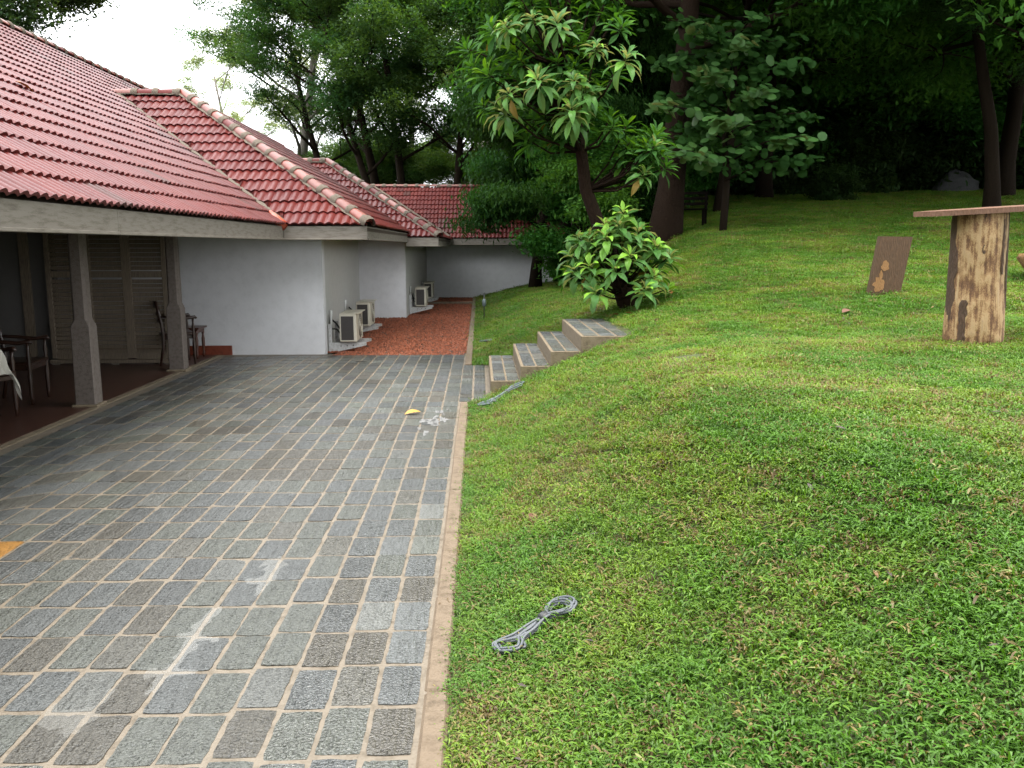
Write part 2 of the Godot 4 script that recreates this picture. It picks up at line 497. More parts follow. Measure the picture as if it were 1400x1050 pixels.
func build_ground() -> void:
	var xs := spaced(-220.0, 220.0, -0.12, 7.0, 0.12, 1.14)
	var ts := spaced(-60.0, 420.0, 1.0, 16.0, 0.16, 1.06)
	var st := begin(true)
	var st2 := begin(true)
	var P := func(x: float, t: float) -> Vector3:
		var h := height(x, -t) - 0.004
		if x < -0.13:
			h = -0.09 if t < 31.0 else h - 0.05
		elif x < 0.2 and t > 9.2 and t < 12.3:
			h = -0.05
		return Vector3(x, h, -t)
	for i in xs.size() - 1:
		for k in ts.size() - 1:
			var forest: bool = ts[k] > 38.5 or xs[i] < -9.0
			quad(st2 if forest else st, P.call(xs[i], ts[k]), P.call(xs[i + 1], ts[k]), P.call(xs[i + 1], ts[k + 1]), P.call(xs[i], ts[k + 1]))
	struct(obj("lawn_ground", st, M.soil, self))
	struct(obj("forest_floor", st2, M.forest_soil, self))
	# red gravel strip beside the guest rooms
	st = begin()
	for z in 32:
		var z0 := -13.4 - z * 0.5
		var xa := -2.3 if z == 0 else -2.95
		quad(st, Vector3(xa, -0.012, z0), Vector3(-0.21, -0.012, z0), Vector3(-0.21, -0.012, z0 - 0.5), Vector3(xa, -0.012, z0 - 0.5))
	var gr := struct(obj("gravel_path", st, M.gravel_base, self))
	var xsf := []
	var cs := []
	for i in 22000:
		var t := 13.45 + 15.3 * pow(rng.randf(), 1.3)
		var x := rng.randf_range(-2.3 if t < 13.9 else -2.8, -0.24)
		var s := rng.randf_range(0.5, 1.25) * 0.024
		xsf.append(Transform3D(Basis.from_euler(Vector3(rng.randf() * TAU, rng.randf() * TAU, rng.randf() * TAU)).scaled(Vector3.ONE * s), Vector3(x, -0.008 + 0.006 * rng.randf(), -t)))
		var f := rng.randf_range(0.55, 1.35)
		cs.append(Color(0.2 * f, 0.058 * f, 0.026 * f) if rng.randf() > 0.06 else Color(0.05, 0.03, 0.02))
	st = begin()
	for a in [[0, 1, 2], [0, 2, 3], [0, 3, 4], [0, 4, 1], [5, 2, 1], [5, 3, 2], [5, 4, 3], [5, 1, 4]]:
		var v := [Vector3(0, 0.7, 0), Vector3(1, 0.1, 0.2), Vector3(0.1, -0.1, 0.9), Vector3(-1, 0.1, -0.1), Vector3(0, 0, -1), Vector3(0.1, -0.6, 0)]
		face(st, [v[a[0]], v[a[1]], v[a[2]]], v[a[0]] + v[a[1]] + v[a[2]])
	st.generate_normals()
	var chips := struct(many("gravel_chips", st.commit(), M.chips, xsf, cs, gr), "stuff")
	# low step of concrete that crosses the gravel, and the kerb on its lawn side
	st = begin()
	box(st, Vector3(-1.05, 0.01, -25.6), Vector3(1.7, 0.1, 0.14), 0.012)
	obj("cross_kerb", st, M.kerb, gr)
	st = begin()
	var z := -12.25
	while z > -28.7:
		var l := minf(1.5, z + 28.75)
		box(st, Vector3(-0.165 + rng.randf_range(-0.004, 0.004), -0.02, z - l * 0.5), Vector3(0.1, 0.09, l - 0.006), 0.01)
		z -= 1.5
	obj("edge_kerb", st, M.kerb, gr)
	for i in 7:   # dark dead leaves on the gravel
		var p: Vector3 = [Vector3(-0.55, 0, -14.6), Vector3(-1.35, 0, -16.0), Vector3(-0.3, 0, -15.6), Vector3(-0.75, 0, -17.6), Vector3(-1.4, 0, -20.1), Vector3(-1.9, 0, -18.0), Vector3(-0.5, 0, -13.9)][i]
		var lf := piece("fallen_leaf", flat_leaf(0.13 + 0.03 * (i % 3), 0.05), M.brown_leaf, self, Transform3D(Basis(Vector3.UP, i * 1.9), p + Vector3(0, 0.012, 0)))
		tag(lf, ["dark fallen leaf on the red gravel just beyond the paving, nearest the kerb", "dark fallen leaf in the middle of the near red gravel", "dark fallen leaf on the red gravel close beside the kerb", "dark fallen leaf in the middle of the red gravel strip further on", "dark fallen leaf before the middle wing's white front wall", "dark fallen leaf beside the second outdoor unit", "dark fallen leaf at the very front of the red gravel by the paving"][i], "leaf", "dark leaves on the gravel")

func flat_leaf(l: float, w: float) -> ArrayMesh:
	var st := begin()
	var rows := [[0.0, 0.02, 0.0], [0.25, 0.8, 0.12], [0.55, 1.0, 0.16], [0.8, 0.6, 0.1], [1.0, 0.03, 0.0]]
	for k in 4:
		var a: Array = rows[k]
		var b: Array = rows[k + 1]
		for s in [-1, 1]:
			face(st, [Vector3((a[0] - 0.5) * l, a[2] * w * 0.4, 0), Vector3((b[0] - 0.5) * l, b[2] * w * 0.4, 0), Vector3((b[0] - 0.5) * l, b[2] * w * 0.4 + w * b[1] * 0.2, s * w * 0.5 * b[1]), Vector3((a[0] - 0.5) * l, a[2] * w * 0.4 + w * a[1] * 0.2, s * w * 0.5 * a[1])], Vector3.UP)
	st.generate_normals()
	return st.commit()

# ------------------------------------------------------------------ paving
func stone_mesh(w: float, l: float, skew: float, r: RandomNumberGenerator) -> ArrayMesh:   # centred; riven top at about y = 0, worn edges
	var st := begin(true)
	var nx := 5
	var nz := 8
	var k0 := r.randf() * 50.0
	var grid := []
	var tilt_x := r.randf_range(-0.012, 0.012)
	var tilt_z := r.randf_range(-0.008, 0.008)
	for i in nx + 1:
		var row := []
		for k in nz + 1:
			var e := i / float(nx) * 2.0 - 1.0
			var f := k / float(nz) * 2.0 - 1.0
			var x := e * w * 0.5
			var z := f * l * 0.5
			var edge := i == 0 or i == nx or k == 0 or k == nz
			if edge:   # a broken outline with its corners knocked off
				var corner := absf(e) > 0.9 and absf(f) > 0.9
				x += 0.0065 * fine.get_noise_2d(z * 7.0 + k0, e * 9.0) - e * (0.0035 if corner else 0.0)
				z += 0.0065 * fine.get_noise_2d(x * 7.0 - k0, f * 9.0) - f * (0.0035 if corner else 0.0)
			var y := 0.0042 + x * tilt_x + z * tilt_z + 0.0024 * fine.get_noise_2d(x * 9.0 + k0 * 2.0, z * 5.0)
			if edge:
				y -= 0.0023
			row.append(Vector3(x, y, z + skew * x))
		grid.append(row)
	for i in nx:
		for k in nz:
			face(st, [grid[i][k], grid[i + 1][k], grid[i + 1][k + 1], grid[i][k + 1]], Vector3.UP)
	var down := Vector3(0, -0.03, 0)
	st.set_smooth_group(-1)
	for i in nx:
		for k in [0, nz]:
			face(st, [grid[i][k], grid[i + 1][k], grid[i + 1][k] + down, grid[i][k] + down], Vector3(0, 0, k - 1))
	for k in nz:
		for i in [0, nx]:
			face(st, [grid[i][k], grid[i][k + 1], grid[i][k + 1] + down, grid[i][k] + down], Vector3(i - 1, 0, 0))
	st.generate_normals()
	return st.commit()

func wetness(x: float, z: float) -> float:
	var t := -z
	var w := patch.get_noise_2d(x * 0.9 + 40.0, z * 0.5) * 0.5
	w += 0.75 * exp(-pow((x + 1.25 - 0.02 * (t - 4)) / 0.38, 2)) * smoothstep(2.2, 3.2, t) * (1.0 - smoothstep(7.0, 9.5, t))
	w += 0.5 * exp(-pow((x + 2.1) / 0.5, 2)) * smoothstep(9.0, 11.0, t)
	w += 0.35 * exp(-pow((x + 1.9) / 0.3, 2)) + 0.12
	return w

func build_paving() -> void:
	var pav := Node3D.new()
	pav.name = "paving"
	add_child(pav)
	struct(pav)
	var st := begin()
	var bed := [[-4.05, -0.2, 1.0, -13.62], [-0.2, 0.125, -9.3, -12.24]]
	for b in bed:
		var nx := 6
		for i in nx:
			for k in 24:
				var x0: float = lerpf(b[0], b[1], float(i) / nx)
				var x1: float = lerpf(b[0], b[1], float(i + 1) / nx)
				var z0: float = lerpf(b[2], b[3], k / 24.0)
				var z1: float = lerpf(b[2], b[3], (k + 1) / 24.0)
				quad(st, Vector3(x0, 0.0015, z0), Vector3(x1, 0.0015, z0), Vector3(x1, 0.0015, z1), Vector3(x0, 0.0015, z1))
	obj("mortar_bed", st, M.mortar, pav)
	var r := RandomNumberGenerator.new()
	r.seed = 31
	var shapes := []
	for k in 14:
		shapes.append(stone_mesh(0.153, 0.297, 0.0, r))
	var slant := []
	for k in 5:
		slant.append(stone_mesh(0.243, 0.29, -0.7, r))
	var narrow := []
	for k in 5:
		narrow.append(stone_mesh(0.135, 0.235, 0.0, r))
	var all := []
	var rowz := []
	var zz := -0.9
	while zz > -13.5:
		rowz.append(zz)
		zz -= 0.318 + r.randf_range(-0.006, 0.006)
	var colx := []
	var cx := -0.32
	while cx > -4.0:
		if cx < -3.0 and cx > -3.2:
			cx = -3.09
			colx.append([-3.108, true])
			cx = -3.333
		else:
			colx.append([cx, false])
			cx -= 0.1715
	for col in colx:
		var shift := r.randf_range(-0.02, 0.02) + (0.12 if col[0] < -3.3 else 0.0)
		for z0 in rowz:
			var p := Vector3(col[0] + r.randf_range(-0.004, 0.004), r.randf_range(0.0012, 0.0036), z0 + shift + r.randf_range(-0.006, 0.006))
			if p.z < -13.36 and p.x > -2.5:
				continue
			if not visible_px(p, 0.12):
				continue
			if p.distance_to(Vector3(-2.74, 0, -4.72)) < 0.115:
				all.append([p, shapes[0], "ochre"])
				continue
			all.append([p, (slant if col[1] else shapes)[r.randi() % (5 if col[1] else 14)], ""])
	for c in [-0.165, -0.005]:
		for k in 12:
			all.append([Vector3(c, 0.003, -9.44 - k * 0.243), narrow[r.randi() % 5], ""])
	mat("stone_ochre", Color(0.248, 0.124, 0.0279), 0.5, T.stone, 0.83, T.stone_h, 0.9)
	all.sort_custom(func(a, b): return a[0].distance_squared_to(EYE) < b[0].distance_squared_to(EYE))
	var rest := begin()
	var count := 0
	for a in all:
		var p: Vector3 = a[0]
		var turn := PI if r.randf() < 0.5 else 0.0
		var xf := Transform3D(Basis.from_euler(Vector3(r.randf_range(-0.006, 0.006), turn + r.randf_range(-0.012, 0.012), r.randf_range(-0.008, 0.008))), p)
		var tone := 0
		var q := r.randf() + 0.12 * patch.get_noise_2d(p.x * 1.3, p.z)
		if q < 0.28: tone = 0
		elif q < 0.56: tone = 1
		elif q < 0.68: tone = 2
		elif q < 0.8: tone = 3
		elif q < 0.9: tone = 4
		else: tone = 5
		if p.z < -6.2 and p.z > -7.2 and p.x > -1.75 and p.x < -1.05:
			tone = 4
		var w := wetness(p.x, p.z) + r.randf_range(-0.12, 0.12)
		var wi := 0 if w < -0.02 else (1 if w < 0.3 else 2)
		if count < 300:
			var m: Material = M.stone_ochre if a[2] == "ochre" else M["stone%d_%d" % [tone, wi]]
			piece("paving_stone", a[1], m, pav, xf)
			count += 1
		else:
			var arr: Array = a[1].surface_get_arrays(0)
			var vs: PackedVector3Array = arr[Mesh.ARRAY_VERTEX]
			var id = arr[Mesh.ARRAY_INDEX]
			rest.set_color(STONE_TONES[tone] * [1.15, 0.95, 0.75][wi] * r.randf_range(0.85, 1.15))
			for k in (id.size() if id != null else vs.size()):
				rest.add_vertex(xf * vs[id[k] if id != null else k])
	struct(obj("paving_stones_beyond", rest, M.stone_rest, pav), "stuff")
	# kerb of tan cement along the lawn
	var z := 0.6
	while z > -9.2:
		var l := minf(0.92, z + 9.28)
		st = begin()
		box(st, Vector3(-0.175 + r.randf_range(-0.003, 0.003), -0.032, z - l * 0.5), Vector3(0.1, 0.09, l - 0.004), 0.014)
		obj("kerb", st, M.kerb, pav)
		z -= 0.92
	# standing rain water
	var spots := [[Vector3(-1.25, 0.0054, -3.45), 0.13, 0.5], [Vector3(-1.5, 0.0052, -2.95), 0.12, 0.25], [Vector3(-1.12, 0.0054, -4.35), 0.09, 0.36]]
	var words := ["shiny puddle of rain water in the wet streak on the nearest paving", "small puddle left of the longest puddle near the bottom of the paving", "puddle further along the wet streak in the middle of the paving"]
	for i in spots.size():
		st = begin()
		var ring := []
		for k in 56:
			var a := TAU * k / 56
			var f := 0.8 + 0.5 * fine.get_noise_2d(cos(a) * 0.35 + i * 9.0, sin(a) * 0.35) + 0.16 * fine.get_noise_2d(cos(a) * 1.6 + i * 3.0, sin(a) * 1.6)
			ring.append(spots[i][0] + Vector3(cos(a) * spots[i][1] * f, 0, sin(a) * spots[i][2] * f))
		for k in 56:
			tri(st, spots[i][0], ring[(k + 1) % 56], ring[k])
		var o := obj("puddle", st, M.water, self)
		tag(o, words[i], "puddle", "puddles on the wet paving")

# ------------------------------------------------------------------ steps
func build_steps() -> void:
	var o := thing("stone_steps", "short flight of four cement steps with grey stone treads climbing the grass bank", "steps", Vector3(0.12, 0, -10.63))
	var hs := [0.205, 0.37, 0.535, 0.705]
	var xs := [0.0, 0.335, 0.67, 1.01, 1.6]
	var r := RandomNumberGenerator.new()
	r.seed = 5
	var shapes := []
	for k in 6:
		shapes.append(stone_mesh(0.14, 0.262, 0.0, r))
	for i in 4:
		var st := begin()
		var x0: float = xs[i]
		var x1: float = xs[i + 1]
		box(st, Vector3((x0 + x1) * 0.5, (hs[i] - 0.3) * 0.5, 0), Vector3(x1 - x0, hs[i] + 0.3, 2.24), 0.007)
		var s := obj("step", st, M.step_concrete, o)
		var n := 2 if i < 3 else 3
		for c in n:
			for k in 8:
				var w := (x1 - x0 - 0.03) / n
				var p := Vector3(x0 + 0.022 + w * (c + 0.5), hs[i] + 0.0025, -0.97 + k * 0.278)
				piece("paving_stone", shapes[r.randi() % 6], M["stone%d_%d" % [[0, 1, 3, 0, 5][r.randi() % 5], r.randi() % 2]], s, Transform3D(Basis(Vector3.UP, PI * (r.randi() % 2)).scaled(Vector3(w / 0.162, 1, 1)), p))

# ------------------------------------------------------------------ roofs
const TW := 0.25
const TL := 0.325
const PROF := [Vector2(0, 0), Vector2(0.1, 0.017), Vector2(0.22, 0.026), Vector2(0.34, 0.017), Vector2(0.44, 0.0), Vector2(0.52, 0.0), Vector2(0.61, 0.017), Vector2(0.73, 0.026), Vector2(0.85, 0.017), Vector2(0.95, 0.0), Vector2(1.0, 0.0)]
func tile_geo(st: SurfaceTool, u0: float, u1: float, v0: float, dv: float, lo: Callable, hi: Callable, xf: Transform3D) -> void:
	var top := []
	var bot := []
	var lip := []
	for q in PROF:
		var u: float = u0 + q.x * (u1 - u0)
		var a := clampf(u, lo.call(v0), hi.call(v0))
		var b := clampf(u, lo.call(v0 + dv), hi.call(v0 + dv))
		bot.append(xf * Vector3(a, 0.034 + q.y, v0))
		lip.append(xf * Vector3(a, 0.008 + q.y * 0.8, v0 + 0.004))
		top.append(xf * Vector3(b, 0.004 + q.y, v0 + dv + 0.03))
	for k in PROF.size() - 1:
		st.set_smooth_group(1)
		if bot[k].distance_squared_to(bot[k + 1]) > 1e-7 or top[k].distance_squared_to(top[k + 1]) > 1e-7:
			face(st, [bot[k], bot[k + 1], top[k + 1], top[k]], xf.basis.y)
		st.set_smooth_group(2)
		if bot[k].distance_squared_to(bot[k + 1]) > 1e-7:
			face(st, [lip[k], lip[k + 1], bot[k + 1], bot[k]], -xf.basis.z)

var shared_tile := []
func roof_face(sink: Array, o: Vector3, side: Vector3, pitch: float, run: float, lo: Callable, hi: Callable) -> Transform3D:
	# side: the horizontal way from eave to ridge; lo(r), hi(r): the ends of the row at run r
	var s := (side * cos(pitch) + Vector3.UP * sin(pitch)).normalized()
	var nrm := (Vector3.UP * cos(pitch) - side * sin(pitch)).normalized()
	var xf := Transform3D(Basis(nrm.cross(s), nrm, s), o)
	var slope := run / cos(pitch)
	var rows := int(ceil(slope / TL))
	var tl := slope / rows
	var cp := cos(pitch)
	var lo2 := func(v: float) -> float: return lo.call(clampf(v * cp, 0.0, run))
	var hi2 := func(v: float) -> float: return hi.call(clampf(v * cp, 0.0, run))
	for i in rows:
		var v0 := i * tl
		var a: float = minf(lo2.call(v0), lo2.call(v0 + tl))
		var b: float = maxf(hi2.call(v0), hi2.call(v0 + tl))
		var c0 := int(floor(a / TW))
		var c1 := int(ceil(b / TW))
		for c in range(c0, c1):
			var u0 := c * TW
			var u1 := u0 + TW
			var whole: bool = u0 >= maxf(lo2.call(v0), lo2.call(v0 + tl)) and u1 <= minf(hi2.call(v0), hi2.call(v0 + tl))
			var mid := xf * Vector3(clampf(u0 + TW * 0.5, a, b), 0.03, v0 + tl * 0.5)
			sink.append({"xf": xf, "u": u0, "v": v0, "dv": tl, "whole": whole, "mid": mid, "lo": lo2, "hi": hi2})
	return xf

func lay_tiles(sink: Array, roof: Node3D, most: int) -> void:
	sink.sort_custom(func(a, b): return a.mid.distance_squared_to(EYE) < b.mid.distance_squared_to(EYE))
	var rest := begin(true)
	var kept := 0
	var left := 0
	var never_lo := func(_v: float) -> float: return -1e9
	var never_hi := func(_v: float) -> float: return 1e9
	var cache := {}
	for d in sink:
		if d.mid.z > -1.5:
			continue
		var seen := visible_px(d.mid, 0.02)
		var tone: int = int(clampf(rng.randf() * 6.0, 0, 5))
		if fine.get_noise_3d(d.mid.x * 0.35, d.mid.y * 0.35, d.mid.z * 0.35) + 0.35 * (rng.randf() - 0.5) > 0.4 + (0.12 if d.mid.z > -14.0 else -0.05):
			tone = 6 + rng.randi() % 2
		var jit := Transform3D(Basis.from_euler(Vector3(rng.randf_range(-0.01, 0.01), rng.randf_range(-0.008, 0.008), rng.randf_range(-0.008, 0.008))), Vector3(0, rng.randf_range(-0.001, 0.004), rng.randf_range(-0.006, 0.006)))
		if seen and kept < most:
			kept += 1
			if d.whole:
				var key := "%.4f" % d.dv
				if not cache.has(key):
					var st := begin(true)
					tile_geo(st, 0, TW, 0, d.dv, never_lo, never_hi, Transform3D())
					st.generate_normals()
					cache[key] = st.commit()
				var at: Transform3D = d.xf * Transform3D(Basis(), Vector3(d.u, 0, d.v)) * jit
				piece("roof_tile", cache[key], M["tile%d" % tone], roof, at)
			else:
				var st := begin(true)
				tile_geo(st, d.u, d.u + TW, d.v, d.dv, d.lo, d.hi, d.xf)
				obj("roof_tile", st, M["tile%d" % tone], roof)
		else:
			left += 1
			rest.set_color(TILE_TONES[tone])
			tile_geo(rest, d.u, d.u + TW, d.v, d.dv, d.lo, d.hi, d.xf * Transform3D(Basis(), Vector3(0, jit.origin.y, 0)))
	if left:
		struct(obj("roof_tiles_beyond", rest, M.tile_rest, roof), "stuff")

func slab(st: SurfaceTool, pts: Array, thick: float) -> void:   # a sloping deck: its corners and the same corners below
	var c := Vector3.ZERO
	for p in pts:
		c += p / pts.size()
	face(st, pts, Vector3.UP)
	var low := []
	for p in pts:
		low.append(p - Vector3(0, thick, 0))
	face(st, low, Vector3.DOWN)
	for k in pts.size():
		var j := (k + 1) % pts.size()
		face(st, [pts[k], pts[j], low[j], low[k]], (pts[k] + pts[j]) * 0.5 - c)

func caps(roof: Node3D, a: Vector3, b: Vector3, rad := 0.1, step := 0.36, bed := true) -> void:   # ridge or hip tiles in mortar from a (low) to b
	var d := (b - a).normalized()
	var side := d.cross(Vector3.UP).normalized()
	var up := side.cross(d).normalized()
	var n := int(round(a.distance_to(b) / step))
	var l := a.distance_to(b) / n
	for i in n:
		var st := begin(true)
		var rings := []
		for e in 2:
			var ring := []
			for k in 9:
				var t := PI * k / 8.0
				var r := rad * (1.0 if e == 0 else 0.86) * (1.0 + 0.01 * rng.randf())
				ring.append(a + d * (l * (i + e * 1.04)) + side * cos(t) * r + up * (sin(t) * r * 0.85 + 0.03))
			rings.append(ring)
		for k in 8:
			var m: Vector3 = (rings[0][k] + rings[0][k + 1]) * 0.5 - (a + d * l * i)
			face(st, [rings[0][k], rings[0][k + 1], rings[1][k + 1], rings[1][k]], m)
		st.set_smooth_group(3)
		for k in range(1, 8):
			face(st, [rings[0][0], rings[0][k], rings[0][k + 1]], -d)
		var capm: Array = [M.cap, M.tile1, M.cap, M.bright_cap]
		obj("ridge_tile", st, capm[rng.randi() % 4], roof)
		# a collar of mortar at every joint
		st = begin(true)
		var w := rng.randf_range(0.05, 0.085)
		var rr := []
		for e in 4:
			var ring := []
			for k in 11:
				var t := PI * (k - 1) / 8.0
				var r := rad * (1.0 if e == 0 or e == 3 else 1.14) * (1.0 + rng.randf_range(-0.05, 0.06))
				ring.append(a + d * (l * i + w * (e - 1.5) * 0.6 + rng.randf_range(-0.008, 0.008)) + side * cos(t) * r + up * (sin(t) * r * 0.85 + 0.03))
			rr.append(ring)
		for e in 3:
			for k in 10:
				var m: Vector3 = rr[1][k] - (a + d * l * i)
				face(st, [rr[e][k], rr[e][k + 1], rr[e + 1][k + 1], rr[e + 1][k]], m)
		obj("mortar_collar", st, M.cap_mortar, roof)
	if bed:
		mortar_strip(roof, a, b, rad * 1.25, 0.045)

func mortar_strip(roof: Node3D, a: Vector3, b: Vector3, half: float, high: float) -> void:
	var st := begin(true)
	var d := (b - a).normalized()
	var side := d.cross(Vector3.UP).normalized()
	var up := side.cross(d).normalized()
	var n := int(a.distance_to(b) / 0.09)
	var prev := []
	for i in n + 1:
		var row := []
		for k in 7:
			var f := (k - 3) / 3.0
			var wob := 1.0 + 0.28 * fine.get_noise_2d(i * 0.21 + k * 7.0, a.x * 3.0 + k)
			row.append(a.lerp(b, float(i) / n) + side * f * half * wob + up * (high * (1.0 - f * f * 0.9) + 0.012 * fine.get_noise_2d(i * 0.33, k * 0.5 + a.z)))
		if i > 0:
			for k in 6:
				face(st, [prev[k], prev[k + 1], row[k + 1], row[k]], up)
		prev = row
	obj("mortar_bedding", st, M.cap_mortar, roof)

func board(st: SurfaceTool, a: Vector3, b: Vector3, high: float, thick: float) -> void:   # a fascia board: top edge from a to b
	var d := (b - a).normalized()
	var side := d.cross(Vector3.UP).normalized()
	var bs := Basis(d, Vector3.UP, d.cross(Vector3.UP))
	var l := a.distance_to(b)
	box(st, (a + b) * 0.5 - Vector3(0, high * 0.5, 0), Vector3(l, high, thick), 0.004, bs)
	box(st, (a + b) * 0.5 - Vector3(0, high - 0.014, 0) + side * (thick * 0.5 + 0.006), Vector3(l, 0.026, 0.02), 0.004, bs)

const MAIN_Y := 1.99
const P1 := 0.5705   # 32.7 degrees
func build_house() -> void:
	mat("bright_cap", Color(0.2023, 0.052, 0.0347), 0.35, T.tile, 0.6, T.fine_h, 0.2)
	var tp := tan(P1)
	# ---- main wing with the verandah
	var h := thing("verandah_house", "long low house with red tiled roof and open dark verandah left of the paving", "house", Vector3(0, 0, 0))
	var st := begin()
	var y := MAIN_Y
	var R := 5.43
	var roof := piece("roof", main_deck(y, tp, R), M.deck, h)
	var sink := []
	roof_face(sink, Vector3(-2.84, y, 0), Vector3.LEFT, P1, R, func(r): return -(12.9 + r) if r < 3.8 else -25.0, func(_r): return -1.2)
	lay_tiles(sink, roof, 300)
	caps(roof, Vector3(-8.27, y + R * tp, -9.0), Vector3(-8.27, y + R * tp, -25.0), 0.1, 0.4, false)
	# fascia in three boards end to end
	for k in 4:
		st = begin()
		var z0 := -1.2 - k * 2.93
		board(st, Vector3(-2.89, y - 0.005, z0), Vector3(-2.89, y - 0.005, z0 - 2.926), 0.2, 0.035)
		obj("fascia_board", st, M.fascia, h)
	# walls
	st = begin()
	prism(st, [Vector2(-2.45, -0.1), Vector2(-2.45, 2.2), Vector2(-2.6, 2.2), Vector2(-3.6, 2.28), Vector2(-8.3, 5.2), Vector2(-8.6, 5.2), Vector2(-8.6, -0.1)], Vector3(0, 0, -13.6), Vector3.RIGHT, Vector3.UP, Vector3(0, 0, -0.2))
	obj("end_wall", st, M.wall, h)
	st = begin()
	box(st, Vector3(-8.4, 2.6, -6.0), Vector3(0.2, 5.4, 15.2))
	obj("back_wall", st, M.shade_tinted_wall, h)
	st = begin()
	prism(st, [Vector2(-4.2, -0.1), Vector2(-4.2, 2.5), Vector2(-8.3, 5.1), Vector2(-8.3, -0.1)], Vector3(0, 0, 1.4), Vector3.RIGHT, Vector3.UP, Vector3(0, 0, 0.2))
	obj("added_side_wall", st, M.shade_tinted_wall, h)  # unseen wall added to keep daylight out of the verandah
	st = begin()
	box(st, Vector3(-5.15, 0.075, -13.585), Vector3(2.5, 0.15, 0.03), 0.005)
	obj("skirting", st, M.skirting, h)
	st = begin()
	box(st, Vector3(-6.2, -0.03, -6.05), Vector3(4.16, 0.08, 15.0), 0.01)
	obj("verandah_floor", st, M.red_floor, h)
	st = begin()
	box(st, Vector3(-4.09, -0.022, -6.05), Vector3(0.1, 0.06, 15.0), 0.01)
	obj("floor_edge", st, M.step_concrete, h)
	st = begin()
	box(st, Vector3(-4.16, 2.52, -5.4), Vector3(0.16, 0.2, 14.0), 0.01)
	obj("beam", st, M.deck, h)
	for z in [-9.24, -11.86]:
		var x := -4.2 if z > -10 else -4.14
		var po := piece("post", post_mesh(), M.post, h, Transform3D(Basis(Vector3.UP, 0.05), Vector3(x, 0.0, z)))
		st = begin()
		box(st, Vector3(0, 0.008, 0), Vector3(0.27, 0.05, 0.27), 0.012)
		obj("plinth", st, M.step_concrete, po)
	# the tall louvred door leaves across the end of the verandah
	for k in 3:
		var x0 := -6.14 + k * 0.56
		st = begin()
		for sx in [0.03, 0.53]:
			box(st, Vector3(x0 + sx, 1.55, -12.5), Vector3(0.065, 2.9, 0.045), 0.004)
		for sy in [0.13, 1.3, 2.97]:
			box(st, Vector3(x0 + 0.28, sy, -12.5), Vector3(0.434, 0.09, 0.04), 0.004)
		var d := obj("louvred_door", st, M.louvre, h)
		var sl := begin()
		box(sl, Vector3.ZERO, Vector3(0.436, 0.062, 0.009), 0.0, Basis(Vector3.RIGHT, -0.62))
		sl.generate_normals()
		var slm := sl.commit()
		for j in 44:
			var yy := 0.2 + j * 0.0625
			if absf(yy - 1.3) > 0.06:
				piece("slat", slm, M.louvre, d, Transform3D(Basis(), Vector3(x0 + 0.28, yy, -12.5)))
	st = begin()
	box(st, Vector3(-5.3, 0.055, -12.49), Vector3(1.75, 0.05, 0.07), 0.005)
	obj("door_sill", st, M.louvre, h)
	for x in [-6.1, -5.25, -4.5]:
		st = begin()
		box(st, Vector3(x, 0.015, -12.5), Vector3(0.1, 0.06, 0.08), 0.004)
		obj("sill_foot", st, M.fascia, h)
	st = begin()
	box(st, Vector3(-6.52, 1.6, -12.7), Vector3(0.13, 3.2, 0.1), 0.006)
	obj("door_frame", st, M.louvre, h)
	st = begin()
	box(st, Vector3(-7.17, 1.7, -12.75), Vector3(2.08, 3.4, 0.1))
	obj("partition_wall", st, M.shade_tinted_wall, h)
	st = begin()
	box(st, Vector3(-4.43, 1.55, -12.52), Vector3(0.03, 2.9, 0.03), 0.003)
	obj("door_edge", st, M.dark_wood, h)

	# ---- near guest wing
	var g := thing("guest_wing", "nearest white walled guest wing with hipped red tile roof joining the house", "house", Vector3.ZERO, 0.0, "white guest wings in a stepped row")
	var R1 := 3.8
	roof = piece("roof", hip_deck(-1.64, -12.9, y, tp, R1, 1.24, 7.4), M.deck, g)
	sink = []
	roof_face(sink, Vector3(-1.64, y, -12.86), Vector3.FORWARD, P1, R1, func(r): return r, func(r): return r + 1.24)
	roof_face(sink, Vector3(-1.6, y, 0), Vector3.LEFT, P1, R1, func(r): return -(20.0 + r), func(r): return -(12.9 + r))
	lay_tiles(sink, roof, 300)
	caps(roof, Vector3(-1.66, y + 0.03, -12.92), Vector3(-1.64 - R1, y + R1 * tp + 0.03, -12.9 - R1), 0.1, 0.39)
	caps(roof, Vector3(-1.64 - R1 - 0.1, y + R1 * tp + 0.0, -12.88 - R1), Vector3(-2.88 - R1, y + R1 * tp + 0.0, -12.88 - R1), 0.115, 0.36)
	mortar_strip(roof, Vector3(-2.88, y + 0.035, -12.9), Vector3(-2.88 - R1, y + R1 * tp + 0.035, -12.9 - R1), 0.11, 0.055)
	st = begin(true)
	tube(st, [Vector3(-2.86, y - 0.0, -12.82), Vector3(-3.1, y + 0.17, -13.04)], [0.085, 0.07], 10)
	obj("valley_end_tile", st, M.bright_tile, roof)
	st = begin(); board(st, Vector3(-2.87, y - 0.005, -12.9), Vector3(-1.65, y - 0.005, -12.9), 0.2, 0.035)
	obj("fascia_board", st, M.fascia, g)
	st = begin(); board(st, Vector3(-1.66, y - 0.007, -12.93), Vector3(-1.66, y - 0.007, -20.0), 0.2, 0.035)
	obj("fascia_board", st, M.fascia, g)
	st = begin()
	prism(st, [Vector2(-2.45, -13.602), Vector2(-2.85, -20.6), Vector2(-3.05, -20.6), Vector2(-2.65, -13.602)], Vector3(0, -0.1, 0), Vector3.RIGHT, Vector3.BACK, Vector3(0, 2.5, 0))
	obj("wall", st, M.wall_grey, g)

	# ---- middle guest wing
	g = thing("guest_wing", "middle white guest wing with smaller mossy red hip roof behind the nearest wing", "house", Vector3.ZERO, 0.0, "white guest wings in a stepped row")
	var y2 := 1.89
	var R2 := 3.0
